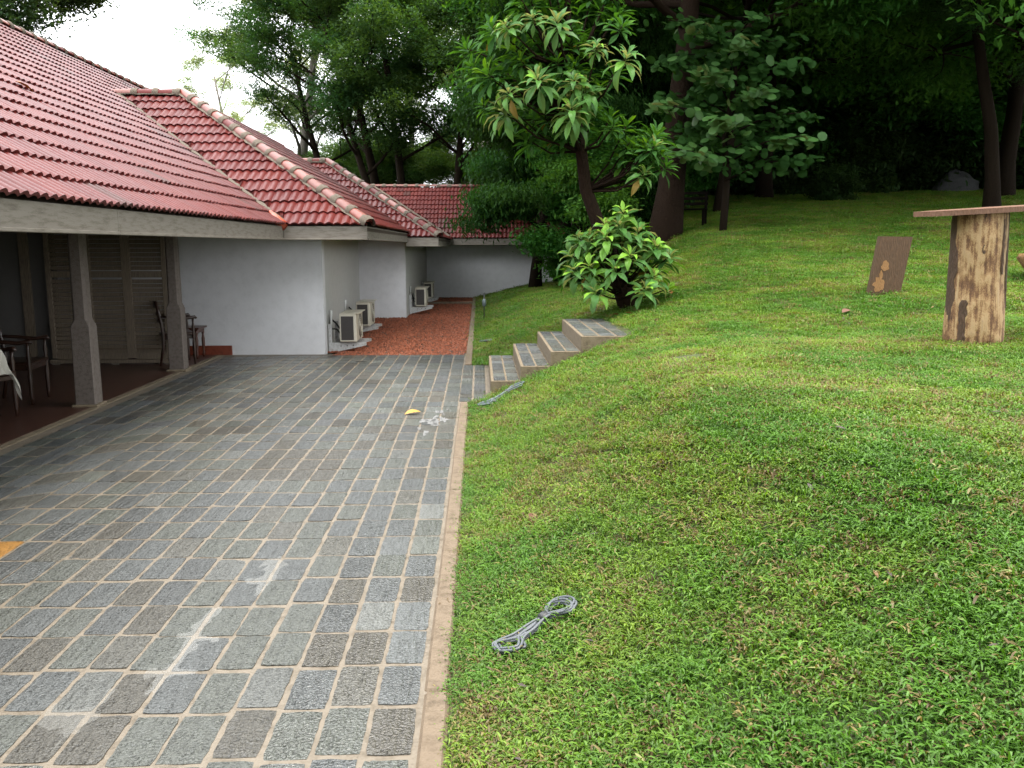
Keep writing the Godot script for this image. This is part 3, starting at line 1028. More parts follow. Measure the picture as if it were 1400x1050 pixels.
	roof = piece("roof", hip_deck(-0.93, -20.0, y2, tp, R2, 0.71, 8.0), M.deck, g)
	sink = []
	roof_face(sink, Vector3(-0.93, y2, -19.96), Vector3.FORWARD, P1, R2, func(r): return r, func(r): return r + 0.75)
	roof_face(sink, Vector3(-0.89, y2, 0), Vector3.LEFT, P1, R2, func(r): return -(28.0 + r), func(r): return -(20.0 + r))
	lay_tiles(sink, roof, 300)
	caps(roof, Vector3(-0.95, y2 + 0.03, -20.02), Vector3(-0.93 - R2, y2 + R2 * tp + 0.03, -20.0 - R2), 0.1, 0.39)
	caps(roof, Vector3(-0.93 - R2 - 0.1, y2 + R2 * tp, -19.98 - R2), Vector3(-2.3 - R2, y2 + R2 * tp, -19.98 - R2), 0.115, 0.36)
	mortar_strip(roof, Vector3(-1.66, y2 + 0.1, -20.0), Vector3(-1.66 - R2, y2 + R2 * tp + 0.06, -20.0 - R2), 0.1, 0.06)
	st = begin(); board(st, Vector3(-1.68, y2 - 0.005, -20.0), Vector3(-0.94, y2 - 0.005, -20.0), 0.2, 0.035)
	obj("fascia_board", st, M.fascia, g)
	st = begin(); board(st, Vector3(-0.95, y2 - 0.007, -20.03), Vector3(-0.95, y2 - 0.007, -28.0), 0.2, 0.035)
	obj("fascia_board", st, M.fascia, g)
	st = begin(); box(st, Vector3(-2.33, 1.1, -20.7), Vector3(1.14, 2.4, 0.2))
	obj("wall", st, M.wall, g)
	st = begin(); box(st, Vector3(-1.86, 1.1, -24.86), Vector3(0.2, 2.4, 8.1))
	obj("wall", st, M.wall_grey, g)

	# ---- far guest wing, across the end of the gravel
	g = thing("guest_wing", "farthest guest wing with long white wall across the end of the gravel strip", "house", Vector3.ZERO, 0.0, "white guest wings in a stepped row")
	var y3 := 1.93
	var R3 := 2.75
	roof = piece("roof", end_deck(y3, tp, R3), M.deck, g)
	sink = []
	roof_face(sink, Vector3(2.9, y3, -27.96), Vector3.FORWARD, P1, R3, func(r): return r, func(r): return r + 3.83)
	lay_tiles(sink, roof, 300)
	caps(roof, Vector3(2.9, y3 + 0.03, -28.0), Vector3(2.9 - R3, y3 + R3 * tp + 0.03, -28.0 - R3), 0.1, 0.39)
	caps(roof, Vector3(0.1, y3 + R3 * tp + 0.02, -30.75), Vector3(-5.2, y3 + R3 * tp + 0.02, -30.75), 0.09, 0.38, false)
	mortar_strip(roof, Vector3(-0.95, y3 + 0.05, -28.0), Vector3(-0.95 - R3, y3 + R3 * tp + 0.05, -28.0 - R3), 0.1, 0.05)
	st = begin(); board(st, Vector3(-0.93, y3 - 0.005, -28.0), Vector3(2.9, y3 - 0.005, -28.0), 0.2, 0.035)
	obj("fascia_board", st, M.fascia, g)
	st = begin(); board(st, Vector3(2.89, y3 - 0.007, -28.02), Vector3(2.89, y3 - 0.007, -34.0), 0.2, 0.035)
	obj("fascia_board", st, M.fascia, g)
	st = begin(); box(st, Vector3(0.25, 1.0, -29.0), Vector3(4.4, 2.5, 0.2))
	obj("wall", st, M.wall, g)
	st = begin(); box(st, Vector3(2.35, 1.0, -31.5), Vector3(0.2, 2.5, 4.8))
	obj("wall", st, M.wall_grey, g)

func main_deck(y: float, tp: float, R: float) -> ArrayMesh:
	var st := begin()
	var e := -0.03
	var at := func(r: float, z: float) -> Vector3: return Vector3(-2.88 - r, y + r * tp + e, z)
	slab(st, [at.call(0.0, 2.0), at.call(0.0, -12.9), at.call(3.8, -16.7), at.call(3.8, 2.0)], 0.05)
	slab(st, [at.call(3.8, 2.0), at.call(3.8, -25.0), at.call(R, -25.0), at.call(R, 2.0)], 0.05)
	var rz := Vector3(-2.88 - R, y + R * tp + e, 0)
	slab(st, [rz + Vector3(0, 0, 2), rz + Vector3(0, 0, -25), rz + Vector3(-5, -5 * tp, -25), rz + Vector3(-5, -5 * tp, 2)], 0.05)
	st.generate_normals()
	return st.commit()

func hip_deck(x: float, z: float, y: float, tp: float, R: float, w: float, back: float) -> ArrayMesh:
	var st := begin()
	var yy := y - 0.03
	slab(st, [Vector3(x, yy, z), Vector3(x - w, yy, z), Vector3(x - w - R, yy + R * tp, z - R), Vector3(x - R, yy + R * tp, z - R)], 0.05)
	slab(st, [Vector3(x, yy, z), Vector3(x - R, yy + R * tp, z - R), Vector3(x - R, yy + R * tp, z - R - back), Vector3(x, yy, z - back)], 0.05)
	slab(st, [Vector3(x - R, yy + R * tp, z - R), Vector3(x - R - w - 1.5, yy + R * tp, z - R), Vector3(x - R - w - 1.5, yy + R * tp - 0.1, z - R - back), Vector3(x - R, yy + R * tp - 0.1, z - R - back)], 0.05)
	st.generate_normals()
	return st.commit()

func end_deck(y: float, tp: float, R: float) -> ArrayMesh:
	var st := begin()
	var yy := y - 0.03
	slab(st, [Vector3(2.9, yy, -28), Vector3(-0.93, yy, -28), Vector3(-0.93 - R - 2, yy + R * tp, -28 - R), Vector3(2.9 - R, yy + R * tp, -28 - R)], 0.05)
	slab(st, [Vector3(2.9, yy, -28), Vector3(2.9 - R, yy + R * tp, -28 - R), Vector3(2.9, yy, -28 - 2 * R)], 0.05)
	slab(st, [Vector3(2.9 - R, yy + R * tp, -28 - R), Vector3(-6, yy + R * tp, -28 - R), Vector3(-6, yy, -28 - 2 * R), Vector3(2.9, yy, -28 - 2 * R)], 0.05)
	st.generate_normals()
	return st.commit()

func post_mesh() -> ArrayMesh:
	var st := begin()
	var rings := [[0.0, 0.104, 0.01], [0.86, 0.1, 0.01], [0.93, 0.08, 0.026], [0.95, 0.079, 0.028], [2.45, 0.074, 0.028]]
	var prev := []
	for q in rings:
		var h: float = q[1]
		var c: float = q[2]
		var ring := []
		for p in [Vector2(h, -h + c), Vector2(h, h - c), Vector2(h - c, h), Vector2(-h + c, h), Vector2(-h, h - c), Vector2(-h, -h + c), Vector2(-h + c, -h), Vector2(h - c, -h)]:
			ring.append(Vector3(p.x + rng.randf_range(-0.002, 0.002), q[0], p.y))
		if prev:
			for k in 8:
				var j := (k + 1) % 8
				var m: Vector3 = (ring[k] + ring[j])
				face(st, [prev[k], prev[j], ring[j], ring[k]], Vector3(m.x, 0, m.z))
		prev = ring
	st.generate_normals()
	return st.commit()

# ------------------------------------------------------------------ verandah furniture
func make_armchair(label: String, at: Vector3, turn: float) -> Node3D:   # faces +x, before turning
	var t := thing("armchair", label, "chair", at, turn, "dark wooden armchairs on the verandah")
	var m: Material = M.dark_wood
	var st := begin()
	box(st, Vector3(0, 0.44, 0), Vector3(0.46, 0.04, 0.5), 0.012)
	obj("seat", st, m, t)
	st = begin()
	box(st, Vector3(0, 0.395, 0), Vector3(0.42, 0.05, 0.44), 0.006)
	obj("seat_frame", st, m, t)
	for s in [-1, 1]:
		st = begin(true)
		tube(st, [Vector3(-0.27, 0, s * 0.23), Vector3(-0.22, 0.25, s * 0.23), Vector3(-0.21, 0.45, s * 0.23), Vector3(-0.24, 0.7, s * 0.23), Vector3(-0.29, 0.92, s * 0.23)], [0.018, 0.022, 0.024, 0.02, 0.02], 8)
		obj("leg", st, m, t)
		st = begin(true)
		lathe(st, [Vector2(0.014, 0), Vector2(0.02, 0.08), Vector2(0.026, 0.3), Vector2(0.018, 0.36), Vector2(0.026, 0.42), Vector2(0.017, 0.47), Vector2(0.025, 0.54), Vector2(0.015, 0.6), Vector2(0.02, 0.66)], Vector3(0.2, 0, s * 0.24), 10)
		obj("leg", st, m, t)
		st = begin(true)
		tube(st, [Vector3(-0.25, 0.7, s * 0.23), Vector3(-0.1, 0.69, s * 0.25), Vector3(0.1, 0.665, s * 0.25), Vector3(0.23, 0.68, s * 0.245), Vector3(0.25, 0.66, s * 0.245)], [0.018, 0.02, 0.022, 0.024, 0.014], 8)
		obj("armrest", st, m, t)
	for q in [[0.86, 0.1], [0.63, 0.045]]:
		st = begin()
		box(st, Vector3(-0.27 if q[0] > 0.8 else -0.235, q[0], 0), Vector3(0.03, q[1], 0.44), 0.008)
		obj("back_rail", st, m, t)
	for s in [-1, 1]:
		st = begin()
		box(st, Vector3(-0.252, 0.735, 0), Vector3(0.018, 0.03, 0.42), 0.004, Basis(Vector3.RIGHT, s * 0.4))
		obj("cross_slat", st, m, t)
	return t

func build_verandah_things() -> void:
	make_armchair("dark armchair with turned arm posts facing the paving, at the left edge", Vector3(-5.05, 0.01, -9.5), 0.12)
	make_armchair("dark cross backed armchair half hidden behind the white tablecloth", Vector3(-4.93, 0.01, -8.5), -0.35)
	make_armchair("dark armchair partly hidden behind the second verandah post", Vector3(-4.42, 0.01, -12.62), 0.5)
	var t := thing("side_table", "small dark red wooden side table against the white wall behind the second post", "table", Vector3(-4.43, 0.01, -13.22))
	var st := begin()
	box(st, Vector3(0, 0.46, 0), Vector3(0.42, 0.03, 0.42), 0.008)
	obj("tabletop", st, M.red_wood, t)
	st = begin()
	box(st, Vector3(0, 0.415, 0), Vector3(0.34, 0.06, 0.34), 0.004)
	obj("apron", st, M.red_wood, t)
	for sx in [-1, 1]:
		for sz in [-1, 1]:
			st = begin(true)
			lathe(st, [Vector2(0.014, 0), Vector2(0.022, 0.06), Vector2(0.015, 0.1), Vector2(0.024, 0.2), Vector2(0.026, 0.28), Vector2(0.015, 0.34), Vector2(0.024, 0.38), Vector2(0.024, 0.44)], Vector3(sx * 0.155, 0, sz * 0.155), 10)
			obj("leg", st, M.red_wood, t)
	# dining table whose cloth shows at the picture's left edge
	t = thing("dining_table", "wooden dining table under a white cloth at the left edge of the verandah", "table", Vector3(-5.1, 0.01, -7.75), 0.15)
	st = begin()
	box(st, Vector3(0, 0.735, 0), Vector3(1.1, 0.03, 0.9), 0.006)
	obj("tabletop", st, M.dark_wood, t)
	for sx in [-1, 1]:
		for sz in [-1, 1]:
			st = begin(true)
			lathe(st, [Vector2(0.022, 0), Vector2(0.034, 0.2), Vector2(0.028, 0.5), Vector2(0.036, 0.72)], Vector3(sx * 0.46, 0, sz * 0.36), 10)
			obj("leg", st, M.dark_wood, t)
	st = begin(true)
	# a square cloth laid over the top: its edge hangs in folds and its corners in points
	var n := 44
	var grid := []
	for i in n + 1:
		var row := []
		for k in n + 1:
			var x := lerpf(-0.85, 0.85, float(i) / n)
			var z := lerpf(-0.75, 0.75, float(k) / n)
			var ox := maxf(absf(x) - 0.56, 0.0)
			var oz := maxf(absf(z) - 0.46, 0.0)
			var drop := ox + oz
			var fold := 0.012 + 0.022 * sin(x * 19.0) * sin(z * 17.0 + 0.5)
			row.append(Vector3(signf(x) * (minf(absf(x), 0.56) + minf(ox, 0.02) + oz * 0.25 * float(ox > 0) + drop * 0.08 + fold * minf(drop * 6.0, 1.0)), 0.757 - drop * 0.97, signf(z) * (minf(absf(z), 0.46) + minf(oz, 0.02) + ox * 0.25 * float(oz > 0) + drop * 0.08 + fold * minf(drop * 6.0, 1.0))))
		grid.append(row)
	for i in n:
		for k in n:
			quad(st, grid[i][k], grid[i][k + 1], grid[i + 1][k + 1], grid[i + 1][k])
	var c := obj("tablecloth", st, M.cloth, self, Transform3D(Basis(Vector3.UP, 0.15), Vector3(-5.1, 0.01, -7.75)))
	tag(c, "white tablecloth hanging in a point over the dining table at the left edge", "tablecloth")

# ------------------------------------------------------------------ air conditioners
func build_air_conditioners() -> void:
	var places := [Vector3(-2.13, 0.15, -14.3), Vector3(-2.26, 0.15, -17.1), Vector3(-1.47, 0.2, -21.9), Vector3(-1.55, 0.14, -26.4)]
	var words := ["nearest cream air conditioner outdoor unit at the corner of the white wall", "second cream air conditioner outdoor unit from the paving, before the middle wing's front wall", "third cream air conditioner outdoor unit, at the corner of the middle wing", "farthest air conditioner outdoor unit, greyer and small before the far wall"]
	var bw := ["white wall bracket carrying the nearest outdoor unit", "white wall bracket carrying the second outdoor unit", "white wall bracket carrying the third outdoor unit", "white wall bracket carrying the farthest outdoor unit"]
	for i in 4:
		var p: Vector3 = places[i]
		var t := thing("air_conditioner", words[i], "air conditioner", p, 0.0, "outdoor units along the guest wings")
		var st := begin()
		box(st, Vector3(0, 0.24, 0), Vector3(0.27, 0.46, 0.76), 0.012)
		obj("casing", st, M.ac_cream, t)
		st = begin()
		box(st, Vector3(-0.01, 0.235, 0.381), Vector3(0.2, 0.385, 0.006))
		var gr := obj("side_grille", st, M.ac_dark, t)
		for k in 19:
			st = begin()
			box(st, Vector3(-0.01, 0.06 + k * 0.0195, 0.385), Vector3(0.2, 0.004, 0.005))
			obj("fin", st, M.pipe_black, gr)
		st = begin(true)
		tube(st, [Vector3(0.133, 0.24, -0.08), Vector3(0.142, 0.24, -0.08)], [0.19, 0.19], 24)
		var f := obj("fan_grille", st, M.ac_dark, t)
		for k in 5:
			st = begin(true)
			var pts := []
			var rad := []
			for j in 25:
				var a := TAU * j / 24
				pts.append(Vector3(0.146, 0.24 + sin(a) * (0.03 + k * 0.037), -0.08 + cos(a) * (0.03 + k * 0.037)))
				rad.append(0.003)
			tube(st, pts, rad, 5, false)
			obj("grille_ring", st, M.ac_cream, f)
		st = begin()
		box(st, Vector3(0.03, 0.475, 0), Vector3(0.31, 0.012, 0.78), 0.004)
		obj("lid", st, M.ac_cream, t)
		for s in [-1, 1]:
			st = begin()
			box(st, Vector3(0, 0.004, s * 0.27), Vector3(0.25, 0.018, 0.05), 0.003)
			obj("foot", st, M.ac_cream, t)
		st = begin(true)
		tube(st, [Vector3(-0.13, 0.16, -0.2), Vector3(-0.2, 0.16, -0.15), Vector3(-0.25, 0.28, 0.0), Vector3(-0.31, 0.36, 0.1)], [0.014, 0.014, 0.014, 0.014], 6)
		tube(st, [Vector3(-0.13, 0.12, -0.2), Vector3(-0.19, 0.1, -0.05), Vector3(-0.22, 0.2, 0.15), Vector3(-0.3, 0.22, 0.28)], [0.012, 0.012, 0.012, 0.012], 6)
		obj("pipe", st, M.pipe_black, t)
		var wallx: float = [-2.46, -2.66, -1.755, -1.755][i] - p.x
		var b := thing("wall_bracket", bw[i], "bracket", Vector3(p.x, 0, p.z), 0.0, "brackets under the outdoor units")
		for s in [-1, 1]:
			st = begin()
			var y := p.y - 0.006
			prism(st, [Vector2(wallx, y - 0.19), Vector2(wallx + 0.08, y - 0.16), Vector2(0.28, y - 0.045), Vector2(0.28, y), Vector2(wallx + 0.06, y), Vector2(wallx + 0.06, y + 0.3), Vector2(wallx, y + 0.3)], Vector3(0, 0, s * 0.32), Vector3.RIGHT, Vector3.UP, Vector3(0, 0, -0.035))
			var arm := obj("bracket_arm", st, M.ac_white, b)
			if s == 1:
				for k in 3:
					st = begin(true)
					tube(st, [Vector3(wallx + 0.2 + k * 0.1, y - 0.055 + k * 0.006, 0.32), Vector3(wallx + 0.2 + k * 0.1, y - 0.055 + k * 0.006, 0.323)], [0.011, 0.011], 10)
					obj("bolt_hole", st, M.ac_dark, arm)
		st = begin(true)
		tube(st, [Vector3(wallx + 0.02, p.y + 0.02, 0.1), Vector3(wallx + 0.02, p.y + 0.5, 0.1)], [0.02, 0.02], 8)
		obj("conduit", st, M.pipe_white, b)

# ------------------------------------------------------------------ lawn things
func on_lawn(x: float, z: float) -> Vector3:
	return Vector3(x, height(x, z), z)

func loop_tube(st: SurfaceTool, pts: Array, r: float, closed := false) -> void:
	var cv := Curve3D.new()
	var n := pts.size()
	for i in n:
		var a: Vector3 = pts[(i - 1 + n) % n] if closed or i > 0 else pts[i]
		var b: Vector3 = pts[(i + 1) % n] if closed or i < n - 1 else pts[i]
		cv.add_point(pts[i], -(b - a) / 6.0, (b - a) / 6.0)
	if closed:
		cv.add_point(pts[0], -(pts[1] - pts[n - 1]) / 6.0, (pts[1] - pts[n - 1]) / 6.0)
	var out := []
	var rad := []
	var l := cv.get_baked_length()
	var k := int(l / 0.018) + 2
	for i in k + 1:
		out.append(cv.sample_baked(l * i / k, true))
		rad.append(r)
	tube(st, out, rad, 7, true)

func cable_coil(called: String, label: String, a: Vector3, b: Vector3, m: Material, r: float, wide: float, strands: int) -> void:
	# a hank of cable from a to b lying on the ground, tied near b: loose loops at both ends
	var t := thing(called, label, "cable", a, 0.0, "coiled grey cables on the grass edge")
	var rr := RandomNumberGenerator.new()
	rr.seed = int(a.z * 100.0) + 500
	var d := b - a
	var side := Vector3(-d.z, 0, d.x).normalized()
	var G3 := func(f: float, s: float, lift: float) -> Vector3:
		var p := a + d * f + side * s
		p.y = height(p.x, p.z) + 0.02 + lift
		return p - a
	for k in strands:
		var st := begin(true)
		var w := wide * (0.55 + 0.6 * rr.randf())
		var f0 := 0.0 + 0.16 * rr.randf()
		var f1 := 1.0 - 0.1 * rr.randf()
		var o := rr.randf_range(-0.02, 0.02)
		var lift := 0.008 * (k % 3)
		var pts := [G3.call(f0 + 0.02, o, lift), G3.call(f0 + 0.12, w * 0.7 + o, lift + 0.01), G3.call(0.3, 0.016 + o * 1.4, lift + 0.012), G3.call(0.45, 0.02 + o, lift + 0.014), G3.call(0.66, 0.008 + o, lift + 0.018), G3.call(0.82, w * 0.75 + o, lift + 0.02), G3.call(f1 - 0.04, w * 0.62, lift + 0.022), G3.call(f1, 0.0, lift + 0.022), G3.call(f1 - 0.06, -w * 0.55, lift + 0.016), G3.call(0.8, -w * 0.4, lift + 0.012), G3.call(0.66, -0.008 + o, lift + 0.012), G3.call(0.48, -0.024 + o, lift + 0.008), G3.call(0.3, -0.02 + o * 2.0, lift + 0.008), G3.call(f0 + 0.1, -w * 0.6, lift)]
		loop_tube(st, pts, r, true)
		obj("strand", st, m, t)
	var st2 := begin(true)
	var c: Vector3 = G3.call(0.66, 0.0, 0.02)
	tube(st2, [c - d.normalized() * 0.022, c - d.normalized() * 0.012, c + d.normalized() * 0.012, c + d.normalized() * 0.022], [0.02, 0.029, 0.029, 0.02], 10)
	obj("tie", st2, M.hose_tie, t)

func blob(st: SurfaceTool, c: Vector3, rx: float, rz: float, high: float, sd: float) -> void:
	var ring := []
	var n := 14
	for k in n:
		var a := TAU * k / n
		var f := 0.75 + 1.1 * fine.get_noise_2d(cos(a) * 1.1 + sd, sin(a) * 1.1 - sd)
		ring.append(c + Vector3(cos(a) * rx * f, 0, sin(a) * rz * f))
	for k in n:
		var j := (k + 1) % n
		face(st, [c + Vector3(0, high, 0), ring[k].lerp(c, 0.2) + Vector3(0, high, 0), ring[j].lerp(c, 0.2) + Vector3(0, high, 0)], Vector3.UP)
		face(st, [ring[k].lerp(c, 0.2) + Vector3(0, high, 0), ring[j].lerp(c, 0.2) + Vector3(0, high, 0), ring[j], ring[k]], Vector3.UP)

func build_lawn_things() -> void:
	cable_coil("cable_hank", "hank of thick grey cable tied with black on the near grass beside the kerb", on_lawn(0.06, -3.28), on_lawn(0.37, -3.5), M.hose, 0.006, 0.12, 7)
	cable_coil("cable_hank", "long flat hank of grey green cable on the grass at the foot of the steps", on_lawn(-0.02, -8.86), on_lawn(0.44, -9.2), M.hose_dull, 0.007, 0.15, 7)
	cable_coil("cable_hank", "small bundle of grey cable far off on the grass beside the red gravel", on_lawn(0.0, -15.0), on_lawn(0.2, -14.55), M.hose_dull, 0.009, 0.06, 4)
	var st := begin(true)
	tube(st, [Vector3(0, -0.1, 0), Vector3(0, 0.62, 0)], [0.014, 0.012], 8)
	var s := thing("garden_stake", "thin dark stake with a small lamp head standing on the grass by the gravel kerb", "stake", on_lawn(0.1, -19.6))
	obj("stake", st, M.pipe_black, s)
	st = begin(true)
	lathe(st, [Vector2(0.02, 0), Vector2(0.045, 0.03), Vector2(0.045, 0.15), Vector2(0.02, 0.18)], Vector3(0, 0.3, 0), 10)
	obj("lamp_head", st, M.hose_dull, s)

	# white flecks and yellow leaf on the paving
	st = begin()
	var r := RandomNumberGenerator.new()
	r.seed = 12
	for k in 48:
		var f := r.randf()
		var c := Vector3(-0.45 - 0.04 * f, 0.0078, -8.75 + 1.0 * f) + Vector3(r.randfn() * 0.065, 0, r.randfn() * 0.17)
		var w := 0.004 + 0.03 * pow(r.randf(), 2.5) * (1.6 if absf(f - 0.55) < 0.14 else 1.0)
		blob(st, c, w, w * r.randf_range(1.5, 4.0), 0.0006, k * 3.7)
	var sp := obj("white_flecks", st, M.lime, self)
	tag(sp, "scattered small white flecks on the paving near the kerb", "splash")
	var lf := piece("fallen_leaf", flat_leaf(0.17, 0.1), M.yellow_leaf, self, Transform3D(Basis.from_euler(Vector3(0.15, 0.3, 0.1)), Vector3(-0.69, 0.016, -8.62)))
	tag(lf, "curled yellow orange leaf lying on the paving beside the white flecks", "leaf")
	tag(piece("fallen_leaf", flat_leaf(0.2, 0.12), M.yellow_leaf, self, Transform3D(Basis.from_euler(Vector3(0.2, 0.6, -0.5)), Vector3(-4.952, 3.415, -9.953))), "yellow brown leaf lying on the red tiles of the main roof", "leaf")
	tag(piece("fallen_leaf", flat_leaf(0.16, 0.05), M.pipe_black, self, Transform3D(Basis(Vector3.UP, 0.1), Vector3(-2.28, 0.012, -13.25))), "dark dead leaf on the paving at the white wall's corner", "leaf")
	tag(piece("fallen_leaf", flat_leaf(0.2, 0.05), M.pipe_black, self, Transform3D(Basis(Vector3.UP, -0.1), Vector3(-1.75, 0.012, -12.6))), "long dark dead leaf on the paving before the red gravel", "leaf")
	var spots := [[0.29, -4.69, 0.1, "brown_leaf", "single brown leaf lying on the grass slope midway up from the kerb"], [2.75, -12.3, 0.2, "orange_leaf", "orange brown leaf on the grass just right of the leafy bush"], [1.85, -11.5, 0.15, "orange_leaf", "orange leaf at the top corner of the stone steps"], [1.95, -11.2, 0.13, "orange_leaf", "smaller orange leaf right of the top step"], [3.9, -9.0, 0.16, "brown_leaf", "brown leaf on the lawn between the log table and the timber slab"]]
	for q in spots:
		var p := on_lawn(q[0], q[1]) + Vector3(0, 0.035, 0)
		tag(piece("fallen_leaf", flat_leaf(q[2], q[2] * 0.5), M[q[3]], self, Transform3D(Basis.from_euler(Vector3(0.2, q[0] * 5.0, 0.15)), p)), q[4], "leaf")

	# log table
	var by := height(3.83, -6.5)
	var t := thing("log_table", "tall table of an upright half barked log under a rough plank top", "table", Vector3(3.83, by, -6.5))
	var w := 512
	var stn := mixed(stretched(noise(41, 0.03), w, w), grey(noise(42, 0.012), w, w), 0.5)
	var ltex := ramp_texture(mixed(stn, grey(noise(43, 0.12), w, w), 0.22), w, w, [[0.0, Color(0.03, 0.015, 0.008)], [0.25, Color(0.08, 0.037, 0.016)], [0.4, Color(0.14, 0.07, 0.03)], [0.47, Color(0.24, 0.14, 0.06)], [0.6, Color(0.36, 0.245, 0.125)], [0.75, Color(0.31, 0.21, 0.115)], [1.0, Color(0.22, 0.15, 0.09)]])
	var lm := StandardMaterial3D.new()
	lm.resource_name = "stripped_log"
	lm.albedo_texture = ltex
	lm.roughness = 0.75
	lm.heightmap_enabled = true
	lm.heightmap_texture = grey_texture(stn, w, w)
	lm.heightmap_scale = 1.2
	lm.uv1_scale = Vector3(2.0, 1.0, 1.0)
	st = begin(true)
	var pts := []
	var rad := []
	for k in 13:
		var f := k / 12.0
		pts.append(Vector3(-0.025 * f, -0.05 + 1.03 * f, 0.0))
		rad.append(0.208 - 0.02 * f + 0.006 * sin(f * 9.0))
	tube(st, pts, rad, 40, true, 0.016, true)
	obj("log", st, lm, t)
	# strips of bark left on its side
	for q in [[3.3, 0.5, 0.0, 1.0, 0.01], [2.5, 0.22, 0.0, 0.36, 0.007], [0.55, 0.22, 0.3, 1.0, 0.009], [1.1, 0.1, 0.55, 0.95, 0.008], [1.9, 0.12, 0.7, 0.99, 0.008]]:
		st = begin(true)
		var grid := []
		for i in 15:
			var row := []
			var f := lerpf(q[2], q[3], i / 14.0)
			for k in 8:
				var e := (k / 7.0 - 0.5) * 2.0
				var half: float = q[1] * (0.8 + 0.55 * fine.get_noise_2d(i * 0.35 + q[0] * 9.0, signf(e) * 3.0)) * (1.0 if i > 0 and i < 14 else 0.5)
				var a: float = q[0] + e * half
				var rr: float = 0.205 - 0.02 * f + q[4] * (1.0 - pow(absf(e), 4.0)) + 0.003 * fine.get_noise_2d(i * 1.1, k * 1.3)
				row.append(Vector3(-0.025 * f + cos(a) * rr, -0.04 + 1.02 * f, sin(a) * rr))
			grid.append(row)
		for i in 14:
			for k in 7:
				face(st, [grid[i][k], grid[i][k + 1], grid[i + 1][k + 1], grid[i + 1][k]], Vector3(cos(q[0]), 0, sin(q[0])))
		obj("bark_strip", st, M.log_bark, t)
	st = begin()
	var poly := []
	for q in [[-0.53, -0.13], [-0.3, -0.24], [0.1, -0.27], [0.5, -0.25], [0.85, -0.2], [0.93, 0.05], [0.85, 0.2], [0.45, 0.26], [0.1, 0.24], [-0.25, 0.21], [-0.48, 0.12]]:
		poly.append(Vector2(q[0] + r.randf_range(-0.02, 0.02), q[1] + r.randf_range(-0.02, 0.02)))
	var bs := Basis(Vector3.BACK, 0.062) * Basis(Vector3.RIGHT, 0.03)
	prism(st, poly, Vector3(0.05, 0.982, 0), bs.x, bs.z, bs.y * 0.038)
	obj("plank_top", st, M.plank, t)

	# timber slab
	var p := on_lawn(4.76, -10.0)
	t = thing("timber_slab", "dark brown timber slab set leaning in the lawn with a pale knot", "timber", p, -0.12)
	st = begin()
	prism(st, [Vector2(-0.19, -0.05), Vector2(0.17, -0.05), Vector2(0.182, 0.02), Vector2(0.275, 0.66), Vector2(-0.09, 0.665)], Vector3(0, 0, 0.05), Vector3.RIGHT, Vector3.UP, Vector3(0, 0, -0.1))
	obj("slab", st, M.slab_wood, t)
	for q in [[Vector2(-0.075, 0.1), 0.075, 0.1, 1.0], [Vector2(-0.015, 0.32), 0.048, 0.07, 5.0], [Vector2(-0.055, 0.21), 0.022, 0.07, 9.0]]:
		st = begin()
		var kp := []
		for k in 18:
			var a := TAU * k / 18
			var f := 0.85 + 0.5 * fine.get_noise_2d(cos(a) * 0.7 + q[3], sin(a) * 0.7)
			kp.append(q[0] + Vector2(cos(a) * q[1] * f, sin(a) * q[2] * f))
		prism(st, kp, Vector3(0, 0, 0.05), Vector3.RIGHT, Vector3.UP, Vector3(0, 0, 0.003 + q[3] * 0.0002))
		obj("knot_patch", st, M.knot, t)

	# root stool at the right edge
	p = on_lawn(6.95, -10.5)
	t = thing("root_stool", "pale brown root wood stool cut off by the right edge of the lawn", "stool", p)
	st = begin(true)
	tube(st, [Vector3(0, -0.05, 0), Vector3(0.0, 0.06, 0), Vector3(0, 0.18, 0.01), Vector3(0, 0.28, 0.0), Vector3(0, 0.33, 0)], [0.1, 0.11, 0.19, 0.25, 0.22], 24, true, 0.06)
	obj("stool_root", st, M.root_wood, t)

	# dark bench by the big trunk
	p = on_lawn(5.2, -21.3)
	t = thing("garden_bench", "dark slatted wooden bench beside the big reddish trunk under the trees", "bench", p, -0.4)
	for k in 4:
		st = begin()
		box(st, Vector3(0, 0.42, -0.17 + k * 0.11), Vector3(0.74, 0.03, 0.09), 0.005)
		obj("seat_slat", st, M.bench_wood, t)
	for k in 3:
		st = begin()
		box(st, Vector3(0, 0.56 + k * 0.13, -0.25 - k * 0.02), Vector3(0.74, 0.07, 0.025), 0.005)
		obj("back_slat", st, M.bench_wood, t)
	for sx in [-1, 1]:
		st = begin(); box(st, Vector3(sx * 0.32, 0.2, 0.14), Vector3(0.06, 0.42, 0.06), 0.005); obj("leg", st, M.bench_wood, t)
		st = begin(); box(st, Vector3(sx * 0.32, 0.42, -0.24), Vector3(0.06, 0.88, 0.06), 0.005); obj("leg", st, M.bench_wood, t)

	# rock at the wood's edge
	p = on_lawn(19.6, -35.4)
	st = begin(true)
	var rings := []
	for i in 7:
		var ring := []
		for k in 13:
			var a := TAU * (k % 12) / 12
			var e := PI * 0.5 * (i / 6.0)
			var f := 1.0 + 0.35 * fine.get_noise_3d(cos(a) * 0.7, sin(a) * 0.7, i * 0.25)
			ring.append(Vector3(cos(a) * cos(e) * 0.95 * f, -0.15 + sin(e) * 0.95 * f, sin(a) * cos(e) * 0.6 * f))
		rings.append(ring)
	for i in 6:
		for k in 12:
			face(st, [rings[i][k], rings[i][k + 1], rings[i + 1][k + 1], rings[i + 1][k]], rings[i][k])
	tag(obj("grey_rock", st, M.rock, self, Transform3D(Basis(), p)), "grey boulder at the dark edge of the wood on the far right", "rock")

